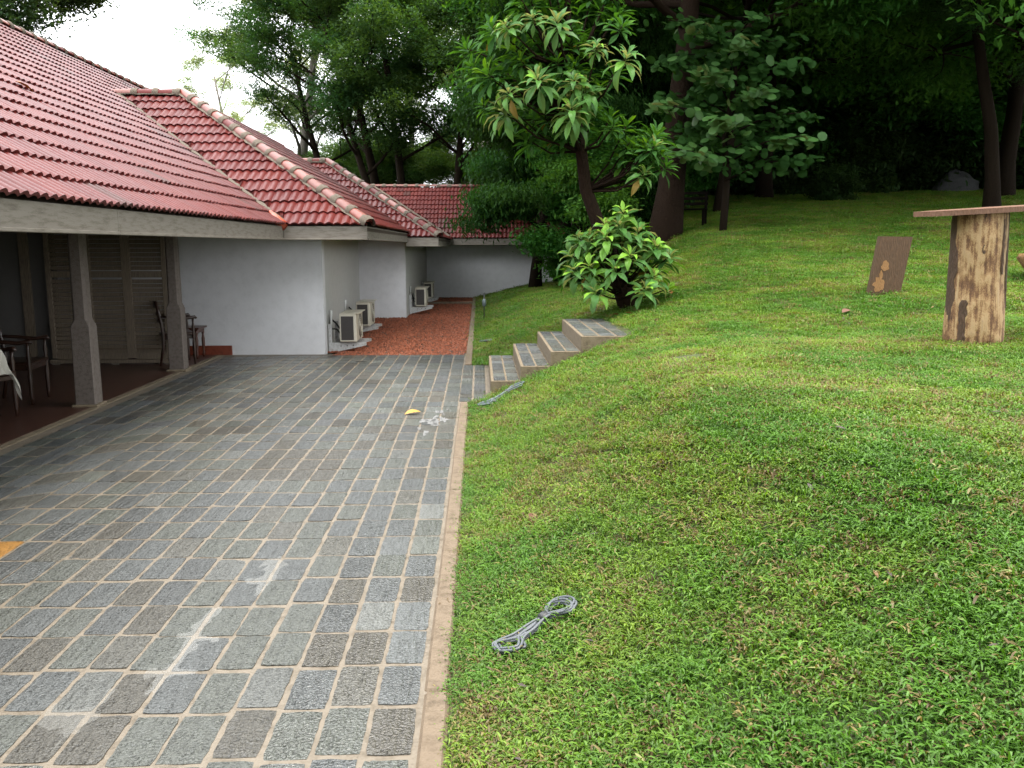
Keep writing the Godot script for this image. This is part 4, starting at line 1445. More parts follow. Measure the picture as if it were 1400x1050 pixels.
# ------------------------------------------------------------------ leaves of the near trees
func big_leaf(l: float, w: float, bend: float, r: RandomNumberGenerator) -> ArrayMesh:   # grows along +z from the origin, top face up
	var st := begin(true)
	var rows := [[0.0, 0.05], [0.12, 0.14], [0.32, 0.62], [0.58, 1.0], [0.8, 0.72], [1.0, 0.03]]
	var pts := []
	for q in rows:
		var f: float = q[0]
		var a := bend * f * f
		var c := Vector3(0, -sin(a) * f * l * 0.75, cos(a * 0.8) * f * l)
		var half: float = q[1] * w * 0.5
		var wv := 0.06 * w * sin(f * 9.0 + r.randf())
		pts.append([c + Vector3(-half, half * 0.35 + wv, 0), c, c + Vector3(half, half * 0.35 - wv, 0)])
	for i in pts.size() - 1:
		for k in 2:
			st.set_smooth_group(k)
			face(st, [pts[i][k], pts[i][k + 1], pts[i + 1][k + 1], pts[i + 1][k]], Vector3.UP)
	st.generate_normals()
	return st.commit()

func rosette(out: Array, at: Vector3, axis: Vector3, n: int, size: float, young: float, r: RandomNumberGenerator) -> void:
	# whorl of n leaves round a shoot's tip: the young stand up, the old ones hang
	var side := axis.cross(Vector3(0.3, 0.1, 0.9)).normalized()
	var oth := axis.cross(side)
	for i in n:
		var f := float(i) / n
		var az := i * 2.399 + r.randf_range(-0.3, 0.3)
		var el := lerpf(1.15, -0.35, pow(f, 0.9)) + r.randf_range(-0.2, 0.2)
		var dir := ((side * cos(az) + oth * sin(az)) * cos(el) + axis * sin(el)).normalized()
		dir = (dir + Vector3.DOWN * 0.15 * f).normalized()
		var up := (axis + Vector3.UP * 0.6 - dir * dir.dot(axis + Vector3.UP * 0.6)).normalized()
		var xx := up.cross(dir)
		var s := size * lerpf(0.6, 1.1, minf(f * 2.0, 1.0)) * r.randf_range(0.8, 1.15)
		var roll := r.randf_range(-0.35, 0.35)
		var b := Basis(xx, up, dir) * Basis(Vector3.BACK, roll)
		var tone := 0
		if r.randf() < young * (1.0 - f) * 1.6: tone = 3 if f < 0.35 else 2
		elif r.randf() < 0.45: tone = 1
		if f > 0.9 and r.randf() < 0.06: tone = 4
		out.append([Transform3D(b.scaled(Vector3.ONE * s), at - axis * f * size * 0.42), tone])

func build_leaf_tree() -> void:
	var r := RandomNumberGenerator.new()
	r.seed = 101
	var base := on_lawn(2.13, -12.2)
	var t := thing("large_leaf_tree", "leaning young tree with rosettes of long glossy leaves beside the steps", "tree", base)
	var st := begin(true)
	var P := func(x: float, y: float, z: float) -> Vector3: return Vector3(x, y, z) - base
	tube(st, [P.call(2.2, base.y - 0.2, -12.25), P.call(2.13, base.y + 0.02, -12.2), P.call(1.97, base.y + 0.45, -12.2), P.call(1.72, 1.9, -12.25), P.call(1.5, 2.5, -12.3), P.call(1.42, 3.1, -12.3), P.call(1.34, 3.7, -12.35), P.call(1.26, 4.2, -12.3), P.call(1.22, 4.75, -12.3), P.call(1.2, 5.6, -12.3)], [0.22, 0.15, 0.125, 0.1, 0.088, 0.08, 0.07, 0.06, 0.05, 0.03], 14, true, 0.04)
	var limbs := [[1.42, 3.1, -12.3], [1.34, 3.6, -12.35], [1.26, 4.2, -12.3], [1.45, 2.75, -12.3]]
	var spots := [Vector3(0.35, 4.5, -11.6), Vector3(1.2, 5.0, -12.4), Vector3(0.71, 4.87, -12.16), Vector3(1.89, 4.54, -11.74), Vector3(0.8, 4.6, -12.6), Vector3(-0.17, 4.36, -12.3), Vector3(0.11, 3.96, -11.88), Vector3(0.75, 4.29, -12.7), Vector3(1.31, 4.13, -12.1), Vector3(1.64, 3.81, -12.02), Vector3(0.38, 3.67, -11.6), Vector3(1.09, 3.9, -12.4), Vector3(1.43, 3.67, -11.9), Vector3(0.3, 3.48, -11.74), Vector3(0.87, 3.78, -12.6), Vector3(0.9, 3.46, -12.2), Vector3(1.26, 3.4, -11.8), Vector3(1.61, 3.52, -12.7), Vector3(2.51, 3.23, -12.44), Vector3(2.58, 2.79, -12.02), Vector3(2.24, 2.67, -11.8), Vector3(2.3, 3.13, -12.58), Vector3(0.55, 4.15, -11.9), Vector3(1.0, 5.3, -12.0), Vector3(1.6, 5.2, -12.6), Vector3(0.6, 3.95, -12.4)]
	var leaves := []
	for i in 84:   # more shoots between the ones that stand out
		var f0 := r.randf()
		spots.append(Vector3(lerpf(1.1, 0.9, f0) + r.randfn() * 0.5, 3.2 + 2.1 * f0, -12.2 + r.randfn() * 0.4) if i < 74 else Vector3(2.35 + r.randfn() * 0.2, 2.95 + r.randfn() * 0.25, -12.2 + r.randfn() * 0.2))
	for i in spots.size():
		var s: Vector3 = spots[i]
		var from := Vector3(1.42, 3.0, -12.3)
		if s.y > 4.3: from = Vector3(1.26, 4.1, -12.3)
		elif s.y > 3.6: from = Vector3(1.36, 3.45, -12.33)
		elif s.x > 2.0: from = Vector3(1.5, 2.45, -12.3)
		var mid := from.lerp(s, 0.55) + Vector3(0, -0.12, 0)
		tube(st, [from - base, mid - base, s - base], [0.02, 0.014, 0.009], 6)
		var axis := ((s - mid).normalized() + Vector3.UP * 0.9 + Vector3(0, 0, 0.25)).normalized()
		rosette(leaves, s - base, axis, 21, r.randf_range(0.22, 0.34) if i < 18 or i > 21 else 0.24, 0.6 if i in [0, 1, 6, 8, 9, 16, 22, 30, 41] else 0.1, r)
	obj("trunk", st, M.bark_red, t)
	var crown := Node3D.new()
	crown.name = "crown"
	t.add_child(crown)
	var shapes := []
	for k in 6:
		shapes.append(big_leaf(1.0, 0.25 + 0.03 * (k % 3), 0.2 + 0.14 * k, r))
	for q in leaves:
		q[0].origin += base
	lay_leaves_at(crown, leaves, shapes, "big_leaf", 300, r, base)

	var wide_leaves := []
	for k in 6:
		wide_leaves.append(big_leaf(1.0, 0.31 + 0.04 * (k % 3), 0.15 + 0.13 * k, r))
	# the bush that hides its foot
	var b2 := on_lawn(2.05, -11.95)
	t = thing("leafy_bush", "low bush of long bright green leaves growing round the leaning tree's foot", "bush", b2)
	st = begin(true)
	leaves = []
	for i in 42:
		var az := i * 2.399 + 0.4
		var f := sqrt((i + 0.5) / 42.0)
		var top := 1.4 - 0.85 * f * f + r.randf_range(-0.45, 0.1)
		var p := Vector3(cos(az) * 0.78 * f - 0.2 + 0.06 * f, maxf(top, 0.3), sin(az) * 0.6 * f + 0.15)
		var ax := Vector3(p.x * 0.6, 0.85, (p.z - 0.1) * 0.6 + 0.2).normalized()
		tube(st, [Vector3(-0.04, p.y * 0.3 + 0.05, -0.2), Vector3(p.x * 0.5, p.y * 0.62, p.z * 0.4 - 0.05), p], [0.014, 0.011, 0.007], 6)
		rosette(leaves, p, ax, 15, r.randf_range(0.22, 0.3), 0.6 if i % 3 == 0 else 0.2, r)
	obj("stems", st, M.bark_brown, t)
	crown = Node3D.new()
	crown.name = "foliage"
	t.add_child(crown)
	for q in leaves:
		q[0].origin += b2
	lay_leaves_at(crown, leaves, wide_leaves, "big_leaf", 300, r, b2)

func lay_leaves_at(crown: Node3D, leaves: Array, shapes: Array, prefix: String, most: int, r: RandomNumberGenerator, base: Vector3) -> void:
	leaves.sort_custom(func(a, b): return a[0].origin.distance_squared_to(EYE) < b[0].origin.distance_squared_to(EYE))
	var near := []
	for q in leaves:
		near.append([Transform3D(q[0].basis, q[0].origin - base), q[1]])
	var xs := []
	var cs := []
	for i in near.size():
		if i < most:
			piece("leaf", shapes[r.randi() % shapes.size()], M[prefix + str(near[i][1])], crown, near[i][0])
		else:
			xs.append(near[i][0])
			cs.append(M[prefix + str(near[i][1])].albedo_color.srgb_to_linear())
	if xs.size():
		struct(many("leaves_beyond", shapes[0], M.crown, xs, cs, crown), "stuff")

func build_round_leaf_tree() -> void:
	var r := RandomNumberGenerator.new()
	r.seed = 202
	var base := on_lawn(5.35, -19.0)
	var t := thing("round_leaf_tree", "small tree with big round leaves in flat layers right of the leaning tree", "tree", base)
	var st := begin(true)
	var leaves := []
	tube(st, [Vector3(0, -0.2, 0), Vector3(0.05, 1.0, 0), Vector3(-0.05, 2.0, 0.1), Vector3(0.1, 3.2, 0.2), Vector3(0.0, 4.2, 0.2)], [0.09, 0.075, 0.065, 0.05, 0.03], 9)
	for i in 26:
		var y := 1.35 + 2.9 * i / 25.0
		var az := i * 2.399
		var l := lerpf(1.9, 1.2, i / 25.0) * r.randf_range(0.75, 1.15)
		var d := Vector3(cos(az), 0, sin(az) * 0.8)
		var a := Vector3(0.0, y - 0.25, 0.1)
		var e := a + d * l + Vector3(0, 0.45, 0)
		tube(st, [a, a.lerp(e, 0.5) + Vector3(0, 0.16, 0), e], [0.022, 0.016, 0.008], 6)
		for k in 66:
			var f := 0.2 + 0.85 * r.randf()
			var p := a.lerp(e, f) + Vector3(0, 0.16 * sin(f * PI), 0) + Vector3(r.randfn() * 0.2, r.randfn() * 0.07, r.randfn() * 0.2)
			var dir := Vector3(r.randf_range(-1, 1), r.randf_range(-0.9, -0.05), r.randf_range(-0.6, 1.2)).normalized()
			var face_up := Vector3(r.randf_range(-0.3, 0.3), 1, r.randf_range(0.2, 1.3))
			var up := (face_up - dir * dir.dot(face_up)).normalized()
			var s := r.randf_range(0.13, 0.23)
			leaves.append([Transform3D(Basis(up.cross(dir), up, dir).scaled(Vector3.ONE * s), p + base), [0, 0, 1, 1, 2][r.randi() % 5]])
	obj("trunk", st, M.bark_dark, t)
	var crown := Node3D.new()
	crown.name = "crown"
	t.add_child(crown)
	var shapes := []
	for k in 4:
		var s2 := begin(true)
		var c := Vector3(0, 0, 0.5)
		var ring := []
		for j in 9:
			var a := TAU * j / 9.0
			ring.append(Vector3(sin(a) * 0.5 * (1.0 + 0.06 * k), -0.1 - 0.05 * k * cos(a) - 0.06 * absf(sin(a)), 0.5 - cos(a) * (0.5 + (0.06 if j > 2 and j < 7 else -0.04))))
		for j in 9:
			face(s2, [c, ring[j], ring[(j + 1) % 9]], Vector3.UP)
		s2.generate_normals()
		shapes.append(s2.commit())
	lay_leaves_at(crown, leaves, shapes, "round_leaf", 300, r, base)

# ------------------------------------------------------------------ forest
func leaf_clump(n: int, rad: float, l: float, w: float, droop: float, sd: int) -> ArrayMesh:
	var r := RandomNumberGenerator.new()
	r.seed = sd
	var st := begin()
	for i in n:
		var p := Vector3(r.randfn(), r.randfn() * 0.7, r.randfn()) * rad * 0.5
		var dir := Vector3(r.randf_range(-1, 1), r.randf_range(-0.55, 0.35) - droop, r.randf_range(-1, 1)).normalized()
		var up := (Vector3.UP + Vector3(r.randf_range(-0.7, 0.7), 0, r.randf_range(-0.7, 0.7))).normalized()
		var side := dir.cross(up).normalized() * w * 0.5 * r.randf_range(0.8, 1.2)
		var ll := l * r.randf_range(0.7, 1.25)
		var sag := Vector3(0, -0.12 * ll, 0)
		var m := p + dir * ll * 0.5
		face(st, [p, m + side + sag * 0.3, p + dir * ll + sag], up)
		face(st, [p, m - side + sag * 0.3, p + dir * ll + sag], up)
	st.generate_normals()
	return st.commit()

func branch(st: SurfaceTool, from: Vector3, dir: Vector3, l: float, r0: float, r1: float, curl: float, r: RandomNumberGenerator, sides := 7) -> Array:
	var pts := [from]
	var rad := [r0]
	var d := dir.normalized()
	var n := 6
	for i in n:
		d = (d + Vector3(r.randf_range(-0.22, 0.22), curl / n + r.randf_range(-0.1, 0.1), r.randf_range(-0.22, 0.22))).normalized()
		pts.append(pts[-1] + d * l / n)
		rad.append(lerpf(r0, r1, (i + 1.0) / n))
	tube(st, pts, rad, sides, false)
	return pts

func make_tree(d: Dictionary) -> Node3D:
	var r := RandomNumberGenerator.new()
	r.seed = d.seed
	var t := Node3D.new()
	var st := begin(true)
	var puffs := []
	var stems: Array = d.get("stems", [[Vector3.ZERO, Vector3(r.randf_range(-0.08, 0.08), 1, r.randf_range(-0.08, 0.08)), 1.0]])
	for stem in stems:
		var H: float = d.h * stem[2]
		var pts := []
		var rad := []
		var p: Vector3 = stem[0] + Vector3(0, -0.4, 0)
		var dir: Vector3 = stem[1].normalized()
		for i in 9:
			pts.append(p)
			rad.append(d.r * stem[2] * (1.0 - 0.82 * i / 8.0) * (1.35 if i == 0 else 1.0))
			dir = (dir + Vector3(r.randf_range(-0.1, 0.1), 0.06, r.randf_range(-0.1, 0.1))).normalized()
			p += dir * H / 8.0
		tube(st, pts, rad, 14, true, d.get("flute", 0.04))
		for i in d.limbs:
			var f: float = lerpf(d.first, 1.0, (i + 0.5 * r.randf()) / d.limbs)
			var at := f * 8.0
			var k := mini(int(at), 7)
			var s: Vector3 = pts[k].lerp(pts[k + 1], at - k)
			var az: float = i * 2.399 + r.randf_range(-0.4, 0.4)
			var prof: float = sin(PI * clampf((f - d.first) / (1.02 - d.first) * 0.75 + 0.2, 0, 1))
			var l: float = d.spread * stem[2] * lerpf(0.45, 1.0, prof) * r.randf_range(0.8, 1.15)
			var bp := branch(st, s, Vector3(cos(az), d.get("lift", 0.45) + f * 0.5, sin(az)), l, rad[k] * 0.45, 0.03, d.get("curl", 0.1), r)
			puffs.append([bp[-1], d.puff])
			for j in d.subs:
				var g := r.randf_range(0.35, 0.95) * 6.0
				var q := mini(int(g), 5)
				var b0: Vector3 = bp[q].lerp(bp[q + 1], g - q)
				var bd: Vector3 = (bp[q + 1] - bp[q]).normalized() + Vector3(r.randf_range(-1, 1), r.randf_range(-0.35, 0.75), r.randf_range(-1, 1))
				var sp := branch(st, b0, bd, l * r.randf_range(0.3, 0.5), 0.028, 0.01, d.get("curl", 0.1), r, 5)
				puffs.append([sp[-1], d.puff * r.randf_range(0.7, 1.1)])
				if j % 2 == 0:
					puffs.append([sp[3], d.puff * 0.6])
	st.generate_normals()
	piece("trunk", st.commit(), M[d.bark], t)
	var xs := []
	var cs := []
	for q in puffs:
		var tone := r.randf_range(0.7, 1.3)
		var warm := r.randf_range(-0.15, 0.22)
		for k in int(d.dense * q[1] * q[1]):
			var v := Vector3(r.randfn(), r.randfn() * d.get("flat", 0.6), r.randfn())
			v = v.normalized() * pow(r.randf(), 0.45) * Vector3(1, d.get("flat", 0.6), 1)
			var pos: Vector3 = q[0] + v * q[1]
			if pos.y < 0.1:
				continue
			var s := r.randf_range(0.7, 1.25)
			xs.append(Transform3D(Basis(Vector3.UP, r.randf() * TAU).rotated(Vector3.RIGHT, r.randf_range(-0.4, 0.4)).scaled(Vector3.ONE * s), pos))
			var c: Color = d.leaf
			var f := tone * r.randf_range(0.75, 1.3)
			cs.append(Color(c.r * f * (1.0 + warm), c.g * f, c.b * f * (1.0 - warm * 0.5)))
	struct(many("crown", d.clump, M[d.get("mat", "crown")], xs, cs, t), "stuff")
	return t

func plant(src: Node3D, called: String, label: String, x: float, z: float, scale_: float, turn: float, group := "", cat := "tree", dy := 0.0) -> Node3D:
	var o := src.duplicate()
	o.name = numbered(called)
	add_child(o)
	o.position = Vector3(x, height(x, z) + dy, z)
	o.rotation.y = turn
	o.scale = Vector3.ONE * scale_
	return tag(o, label, cat, group)

const ORDINAL := ["leftmost", "second from the left", "third from the left", "fourth from the left", "fifth from the left", "sixth from the left", "seventh from the left", "eighth from the left", "ninth from the left", "tenth from the left", "eleventh from the left", "twelfth from the left", "thirteenth from the left", "fourteenth from the left", "fifteenth from the left", "sixteenth from the left", "seventeenth from the left", "eighteenth from the left", "nineteenth from the left", "twentieth from the left"]
func row_of(src: Array, called: String, what: String, spots: Array, group: String, cat: String) -> void:   # spots: [x, z, scale, turn, source]; numbered by where they stand from left to right
	var order := spots.duplicate()
	order.sort_custom(func(p, q): return p[0] / -p[1] < q[0] / -q[1])
	for i in order.size():
		var q: Array = order[i]
		plant(src[q[4]], called, "%s, %s" % [what, ORDINAL[i]], q[0], q[1], q[2], q[3], group, cat)

func build_forest() -> void:
	var fine_clump := leaf_clump(16, 0.34, 0.15, 0.06, 0.1, 1)
	var mid_clump := leaf_clump(14, 0.42, 0.2, 0.085, 0.15, 2)
	var droop_clump := leaf_clump(18, 0.36, 0.14, 0.055, 0.5, 3)
	var wide_clump := leaf_clump(24, 0.65, 0.2, 0.095, 0.15, 6)
	var dark := Color(0.03, 0.085, 0.018)
	var broad := make_tree({"seed": 1, "h": 12.5, "r": 0.32, "first": 0.3, "limbs": 12, "subs": 6, "spread": 6.2, "puff": 1.35, "dense": 46.0, "leaf": Color(0.054, 0.145, 0.03), "bark": "bark_dark", "clump": mid_clump})
	var tall := make_tree({"seed": 2, "h": 15.0, "r": 0.25, "first": 0.3, "limbs": 13, "subs": 6, "spread": 6.0, "puff": 1.4, "dense": 48.0, "leaf": Color(0.05, 0.14, 0.03), "bark": "bark_dark", "clump": mid_clump})
	var under := make_tree({"seed": 3, "h": 5.0, "r": 0.09, "first": 0.06, "limbs": 13, "subs": 4, "spread": 2.3, "puff": 0.85, "dense": 66.0, "leaf": Color(0.058, 0.165, 0.032), "bark": "bark_dark", "clump": mid_clump})
	var shrub := make_tree({"seed": 4, "h": 1.7, "r": 0.05, "first": 0.05, "limbs": 12, "subs": 3, "spread": 1.3, "puff": 0.6, "dense": 100.0, "leaf": Color(0.03, 0.062, 0.018), "bark": "bark_dark", "clump": mid_clump})
	var droopy := make_tree({"seed": 5, "h": 8.5, "r": 0.2, "first": 0.2, "limbs": 14, "subs": 6, "spread": 3.0, "puff": 0.85, "dense": 105.0, "leaf": Color(0.026, 0.075, 0.018), "bark": "bark_dark", "clump": droop_clump, "lift": 0.35, "curl": -0.35})
	var pale := make_tree({"seed": 6, "h": 17.0, "r": 0.36, "first": 0.3, "limbs": 13, "subs": 4, "spread": 5.5, "puff": 1.0, "dense": 46.0, "leaf": Color(0.2, 0.27, 0.15), "mat": "pale_crown", "bark": "bark_pale", "clump": fine_clump})  # leaf colour lightened to paint in distant haze and glare
	var light := make_tree({"seed": 7, "h": 6.0, "r": 0.1, "first": 0.06, "limbs": 13, "subs": 5, "spread": 2.9, "puff": 1.0, "dense": 62.0, "mat": "pale_crown", "leaf": Color(0.08, 0.155, 0.045), "bark": "bark_dark", "clump": fine_clump})
	var airy := make_tree({"seed": 12, "h": 13.5, "r": 0.3, "first": 0.42, "limbs": 12, "subs": 6, "spread": 5.5, "puff": 1.15, "dense": 44.0, "mat": "pale_crown", "leaf": Color(0.048, 0.105, 0.04), "bark": "bark_dark", "clump": fine_clump})
	var forked := make_tree({"seed": 8, "h": 11.5, "r": 0.25, "first": 0.45, "limbs": 8, "subs": 5, "spread": 4.2, "puff": 1.1, "dense": 44.0, "mat": "pale_crown", "leaf": Color(0.042, 0.095, 0.036), "bark": "bark_dark", "clump": fine_clump, "stems": [[Vector3(-0.2, 0, 0), Vector3(-0.55, 1, 0.1), 1.0], [Vector3(0.1, 0, 0.1), Vector3(-0.25, 1, -0.1), 1.05], [Vector3(1.3, 0, 0), Vector3(0.12, 1, 0.05), 0.95]]})
	var grand := make_tree({"seed": 9, "h": 13.5, "r": 0.34, "first": 0.36, "limbs": 19, "subs": 9, "spread": 8.4, "puff": 1.4, "dense": 40.0, "lift": 0.1, "leaf": Color(0.05, 0.14, 0.028), "bark": "bark_red", "clump": mid_clump, "flute": 0.07})
	var umbrella := make_tree({"seed": 21, "h": 10.5, "r": 0.2, "first": 0.46, "limbs": 20, "subs": 9, "spread": 8.8, "puff": 1.6, "dense": 7.5, "leaf": Color(0.05, 0.14, 0.028), "bark": "bark_dark", "clump": wide_clump, "flat": 0.45, "lift": -0.05, "curl": 0.05})
	var corner := make_tree({"seed": 10, "h": 12.0, "r": 0.3, "first": 0.35, "limbs": 12, "subs": 5, "spread": 3.6, "puff": 1.05, "dense": 75.0, "leaf": Color(0.05, 0.085, 0.038), "bark": "bark_dark", "clump": fine_clump})

	plant(grand, "big_trunk_tree", "huge tree with thick fluted reddish trunk behind the leafy bush", 4.25, -20.0, 1.0, 0.3)
	plant(umbrella, "shade_tree", "dark broad tree on the lawn right of the big reddish trunk", 7.2, -26.0, 1.0, 1.0)
	plant(umbrella, "shade_tree", "dark tall tree standing on the lawn near the right edge", 12.3, -20.5, 0.95, 2.0)
	plant(broad, "shade_tree", "dark broad tree behind the log table in the far right lawn", 18.0, -29.5, 1.0, 3.4)
	plant(tall, "shade_tree", "left one of two dark trunks at the wood's edge on the right", 16.4, -37.5, 0.95, 0.6)
	plant(tall, "shade_tree", "right one of two dark trunks at the wood's edge on the right", 18.2, -38.5, 0.8, 4.0)
	plant(broad, "shade_tree", "dark broad tree in the middle of the far lawn's edge", 11.0, -33.5, 0.95, 5.1)
	plant(broad, "shade_tree", "dark tree whose branches reach in at the right edge above the log table", 15.5, -18.0, 1.0, 0.2)
	plant(airy, "shade_tree", "tree far right of the lawn beyond the stool", 19.5, -22.5, 1.0, 1.3)
	for q in [[11.5, 2.0, 0.5, "right of the viewer"], [7.0, 9.5, 2.7, "behind the viewer on the right"], [0.5, 12.5, 4.4, "straight behind the viewer"], [-7.0, 11.5, 5.2, "behind the viewer on the left"], [-14.0, 9.0, 0.9, "at the near end of the house"]]:  # unseen trees added to block low sky light from walls and wood
		plant(broad if q[2] < 2.0 else tall, "sky_blocker_tree", "added tree out of view that blocks low sky light, standing " + q[3], q[0], q[1], 0.9, q[2], "added sky blocking trees out of view")
	plant(airy, "edge_tree", "lighter green leafy tree above the log table at the right edge", 13.6, -19.2, 0.5, 1.1)
	plant(droopy, "drooping_tree", "drooping fine leaved tree hanging over the far guest wing's roof", 1.7, -26.6, 0.95, 0.5)
	plant(droopy, "drooping_tree", "drooping dark tree behind the right end of the far guest wing", 3.6, -31.0, 1.15, 2.4)
	plant(forked, "forked_tree", "dark tree with three forking stems behind the far guest wing's roof", -2.6, -39.0, 1.0, 0.0)
	plant(pale, "haze_tinted_tree", "tall tree with haze painted into its leaves and a pale trunk rising behind the middle wing's roof", -11.0, -50.0, 1.0, 0.7)
	plant(pale, "haze_tinted_tree", "tall tree with haze painted into its leaves right of the pale trunk, far behind the roofs", -4.5, -62.0, 0.9, 2.7)
	plant(pale, "haze_tinted_tree", "leafy tree with haze painted into its leaves left of the tall pale trunk, low behind the near wing's roof", -15.5, -60.0, 0.72, 3.9)
	plant(airy, "canopy_tree", "airy tree with drooping outer branches right of the pale trunk", -7.8, -46.0, 0.95, 0.4)
	plant(airy, "canopy_tree", "airy green tree close behind the far roof's ridge", -1.2, -44.5, 0.85, 5.6)
	plant(corner, "roof_tree", "dark tree showing above the main roof in the top left corner", -15.0, -26.0, 1.0, 0.0)
	plant(airy, "canopy_tree", "broad airy canopy over the roofs left of the leaning tree", -4.6, -43.0, 1.0, 1.9)
	plant(airy, "canopy_tree", "airy canopy behind the top of the leaning tree's crown", 0.2, -38.0, 0.95, 4.3)
	plant(broad, "canopy_tree", "dark canopy between the drooping trees and the reddish trunk", 3.6, -37.0, 0.9, 3.3)
	plant(tall, "canopy_tree", "tall dark canopy behind the drooping trees", 6.0, -44.0, 1.0, 2.2)
	row_of([light], "light_bush_tree", "light green bushy tree in the row behind the far roof", [[-9.5, -50, 0.9, 0.3, 0], [-6.0, -48, 0.85, 1.7, 0], [-3.2, -50, 0.95, 2.9, 0], [-0.8, -47, 0.8, 4.4, 0], [1.6, -52, 1.1, 5.0, 0], [-7.6, -58, 1.1, 3.3, 0]], "light green trees behind the roofs", "tree")
	row_of([broad, tall], "forest_tree", "tall dark tree in the front of the wood behind the lawn", [[8.5, -43, 1.0, 0.4, 0], [12.5, -44, 1.1, 1.5, 1], [16.5, -45, 1.0, 2.8, 0], [21, -43, 1.1, 3.6, 1], [26, -42, 1.0, 5.1, 0], [31, -43, 1.0, 1.1, 1], [24, -34, 0.9, 0.8, 0], [21, -25, 0.9, 4.2, 0]], "front trees of the wood", "tree")
	row_of([broad, tall], "forest_tree", "tall dark tree deep in the wood behind the lawn", [[6, -52, 1.2, 2.1, 1], [11, -54, 1.2, 3.9, 0], [17, -55, 1.2, 4.6, 1], [23, -54, 1.2, 0.2, 0], [29, -53, 1.2, 5.5, 1], [36, -50, 1.2, 2.5, 0], [3, -62, 1.2, 1.3, 0], [10, -66, 1.3, 3.1, 1], [18, -67, 1.3, 0.9, 0], [27, -66, 1.3, 4.9, 1], [36, -64, 1.3, 2.0, 0], [45, -60, 1.3, 3.0, 1]], "back trees of the wood", "tree")
	var spots := []
	var i := 0
	for q in [[4.2, -38.6], [6.4, -38.2], [8.6, -38.8], [10.8, -38.2], [13.0, -38.6], [15.0, -38.3], [19.6, -38.0], [21.9, -37.2], [24.2, -36.6], [26.6, -35.6], [29.0, -36.5], [7.5, -41.0], [11.9, -41.3], [14.8, -40.9], [20.4, -41.0], [24.6, -40.0], [28.0, -32.0]]:
		spots.append([q[0], q[1], 1.1 + 0.55 * fposmod(i * 0.37, 1.0), i * 1.3, 0])
		i += 1
	row_of([under], "undergrowth_tree", "leafy dark undergrowth tree along the far edge of the lawn", spots, "undergrowth along the wood's edge", "tree")
	spots = []
	for q in [[9.3, -37.2], [11.4, -37.4], [13.3, -37.0], [15.6, -36.8], [17.6, -37.0], [22.0, -36.2], [24.2, -35.2], [7.0, -37.0], [26.0, -34.0], [19.9, -37.2], [5.2, -36.8]]:
		spots.append([q[0], q[1], 1.0 + 0.4 * fposmod(i * 0.53, 1.0), i * 0.9, 0])
		i += 1
	row_of([shrub], "forest_shrub", "low dark shrub at the foot of the wood", spots, "shrubs at the foot of the wood", "shrub")
	plant(shrub, "lone_shrub", "small lone dark shrub on the open far lawn", 12.2, -30.0, 0.55, 0.4, "", "shrub")
	plant(under, "trunk_side_bush", "dark leafy bush between the drooping tree and the reddish trunk", 3.0, -23.6, 0.7, 2.0, "", "bush")
	plant(under, "trunk_side_bush", "dark leafy bush behind the bench right of the reddish trunk", 6.3, -28.0, 0.75, 4.0, "", "bush")

# ------------------------------------------------------------------ grass
func grass_tuft(n: int, sd: int, rad: float, hi: float) -> ArrayMesh:
	var r := RandomNumberGenerator.new()
	r.seed = sd
	var st := begin()
	for i in n:
		var p := Vector3(r.randfn() * rad * 0.5, -0.004, r.randfn() * rad * 0.5)
		var az := r.randf() * TAU
		var out := Vector3(cos(az), 0, sin(az))
		var side := Vector3(-out.z, 0, out.x) * r.randf_range(0.0018, 0.004)
		var l := r.randf_range(0.012, 0.036)
		var h := hi * r.randf_range(0.4, 1.1)
		var a := p + out * l * 0.35 + Vector3(0, h * 0.85, 0)
		var b := p + out * l * 0.75 + Vector3(0, h, 0)
		var c := p + out * l * 1.1 + Vector3(0, h * 0.75, 0)
		face(st, [p - side * 0.6, p + side * 0.6, a + side, a - side], Vector3.UP + out * 0.01)
		face(st, [a - side, a + side, b + side * 0.8, b - side * 0.8], Vector3.UP)
		face(st, [b - side * 0.8, b + side * 0.8, c], Vector3.UP)
	st.generate_normals()
	return st.commit()

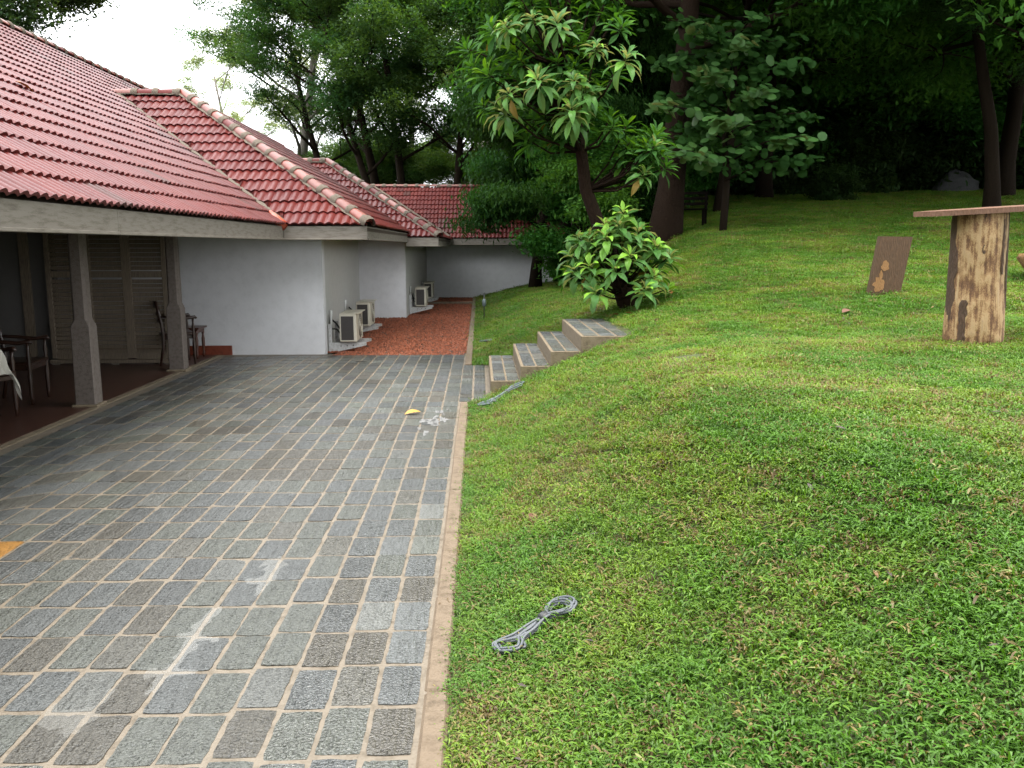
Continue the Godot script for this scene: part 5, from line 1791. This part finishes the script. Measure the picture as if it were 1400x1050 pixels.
func build_grass() -> void:
	var r := RandomNumberGenerator.new()
	r.seed = 303
	var kinds := [grass_tuft(30, 1, 0.075, 0.019), grass_tuft(27, 2, 0.07, 0.024), grass_tuft(32, 3, 0.085, 0.015)]
	var xs := [[], [], []]
	var cs := [[], [], []]
	var t := 1.6
	while t < 39.0:
		var dens := minf(1250.0, 5400.0 / t)
		var dt := 0.1 + t * 0.006
		var xmax := t * 0.68 + 1.5
		var n := int(dens * dt * (xmax + 0.12))
		for i in n:
			var x := -0.125 + (xmax + 0.12) * r.randf()
			var z := -t - dt * r.randf()
			if z < -9.32 and z > -12.22 and x < 0.12:
				continue
			if x < 1.75 and z < -9.5 and z > -11.77 and x > 0.1:
				continue
			if z < -28.85 and x < 2.6:
				continue
			var y := height(x, z)
			if not visible_px(Vector3(x, y, z), 0.04):
				continue
			# bare and dry patches
			var dry := patch.get_noise_2d(x, z) + 0.35 * patch.get_noise_2d(x * 3.0 + 9.0, z * 3.0)
			dry += 0.46 * exp(-pow((x - 1.3) / 0.6, 2)) * smoothstep(4.0, 5.5, t) * (1.0 - smoothstep(8.5, 10.0, t))
			dry += 0.35 * exp(-pow((x - 0.1) / 0.35, 2)) * (1.0 - smoothstep(2.4, 3.4, t))
			dry += 0.35 * exp(-pow((x - 2.6) / 0.5, 2) - pow((t - 4.3) / 0.5, 2))
			if dry > 0.42 and r.randf() < (dry - 0.42) * 2.6:
				continue
			var s := (1.0 + maxf(0.0, t - 6.0) * 0.045) * r.randf_range(0.75, 1.3)
			if x < 0.0:
				s *= 0.7
			var k := r.randi() % 3
			var tilt := Basis.from_euler(Vector3(r.randf_range(-0.15, 0.15), r.randf() * TAU, r.randf_range(-0.15, 0.15)))
			xs[k].append(Transform3D(tilt.scaled(Vector3(s, s * r.randf_range(0.8, 1.2), s)), Vector3(x, y, z)))
			var f := r.randf_range(0.7, 1.35)
			var c := Color(0.075, 0.18, 0.016)
			c = c.lerp(Color(0.165, 0.255, 0.026), clampf(0.3 + dry * 1.1 + 0.5 * patch.get_noise_2d(x * 2.3 + 20.0, z * 2.3) + r.randf_range(-0.3, 0.3), 0, 1))
			var q := r.randf()
			if q < 0.08 + clampf(dry * 0.5, 0, 0.35):
				c = Color(0.2, 0.16, 0.06)
			elif q < 0.13 + clampf(dry * 0.5, 0, 0.4):
				c = Color(0.12, 0.082, 0.036)
			cs[k].append(c * f)
		t += dt
	var names := ["lawn_grass", "lawn_grass", "lawn_grass"]
	for k in 3:
		struct(many(names[k], kinds[k], M.grass, xs[k], cs[k], self), "stuff").set_meta("label", "short green carpet grass covering the sloping lawn")
		get_child(get_child_count() - 1).set_meta("category", "grass")
	# small fallen leaves and cuttings scattered on the lawn
	var lx := []
	var lc := []
	for i in 900:
		var tt := 2.0 + 26.0 * pow(r.randf(), 1.2)
		var x := 0.1 + (tt * 0.66 + 1.0) * r.randf()
		if tt > 9.3 and tt < 12.0 and x < 1.8:
			continue
		var s := r.randf_range(0.5, 1.3)
		lx.append(Transform3D(Basis.from_euler(Vector3(r.randf_range(-0.4, 0.4), r.randf() * TAU, r.randf_range(-0.4, 0.4))).scaled(Vector3.ONE * s), Vector3(x, height(x, -tt) + 0.032, -tt)))
		lc.append([Color(0.18, 0.19, 0.06), Color(0.12, 0.065, 0.035), Color(0.06, 0.045, 0.04), Color(0.14, 0.18, 0.05), Color(0.16, 0.09, 0.04)][r.randi() % 5])
	var o := many("leaf_litter", flat_leaf(0.042, 0.012), M.litter, lx, lc, self)
	struct(o, "stuff")
	tag(o, "small dry leaves and cuttings scattered over the lawn", "leaf litter")
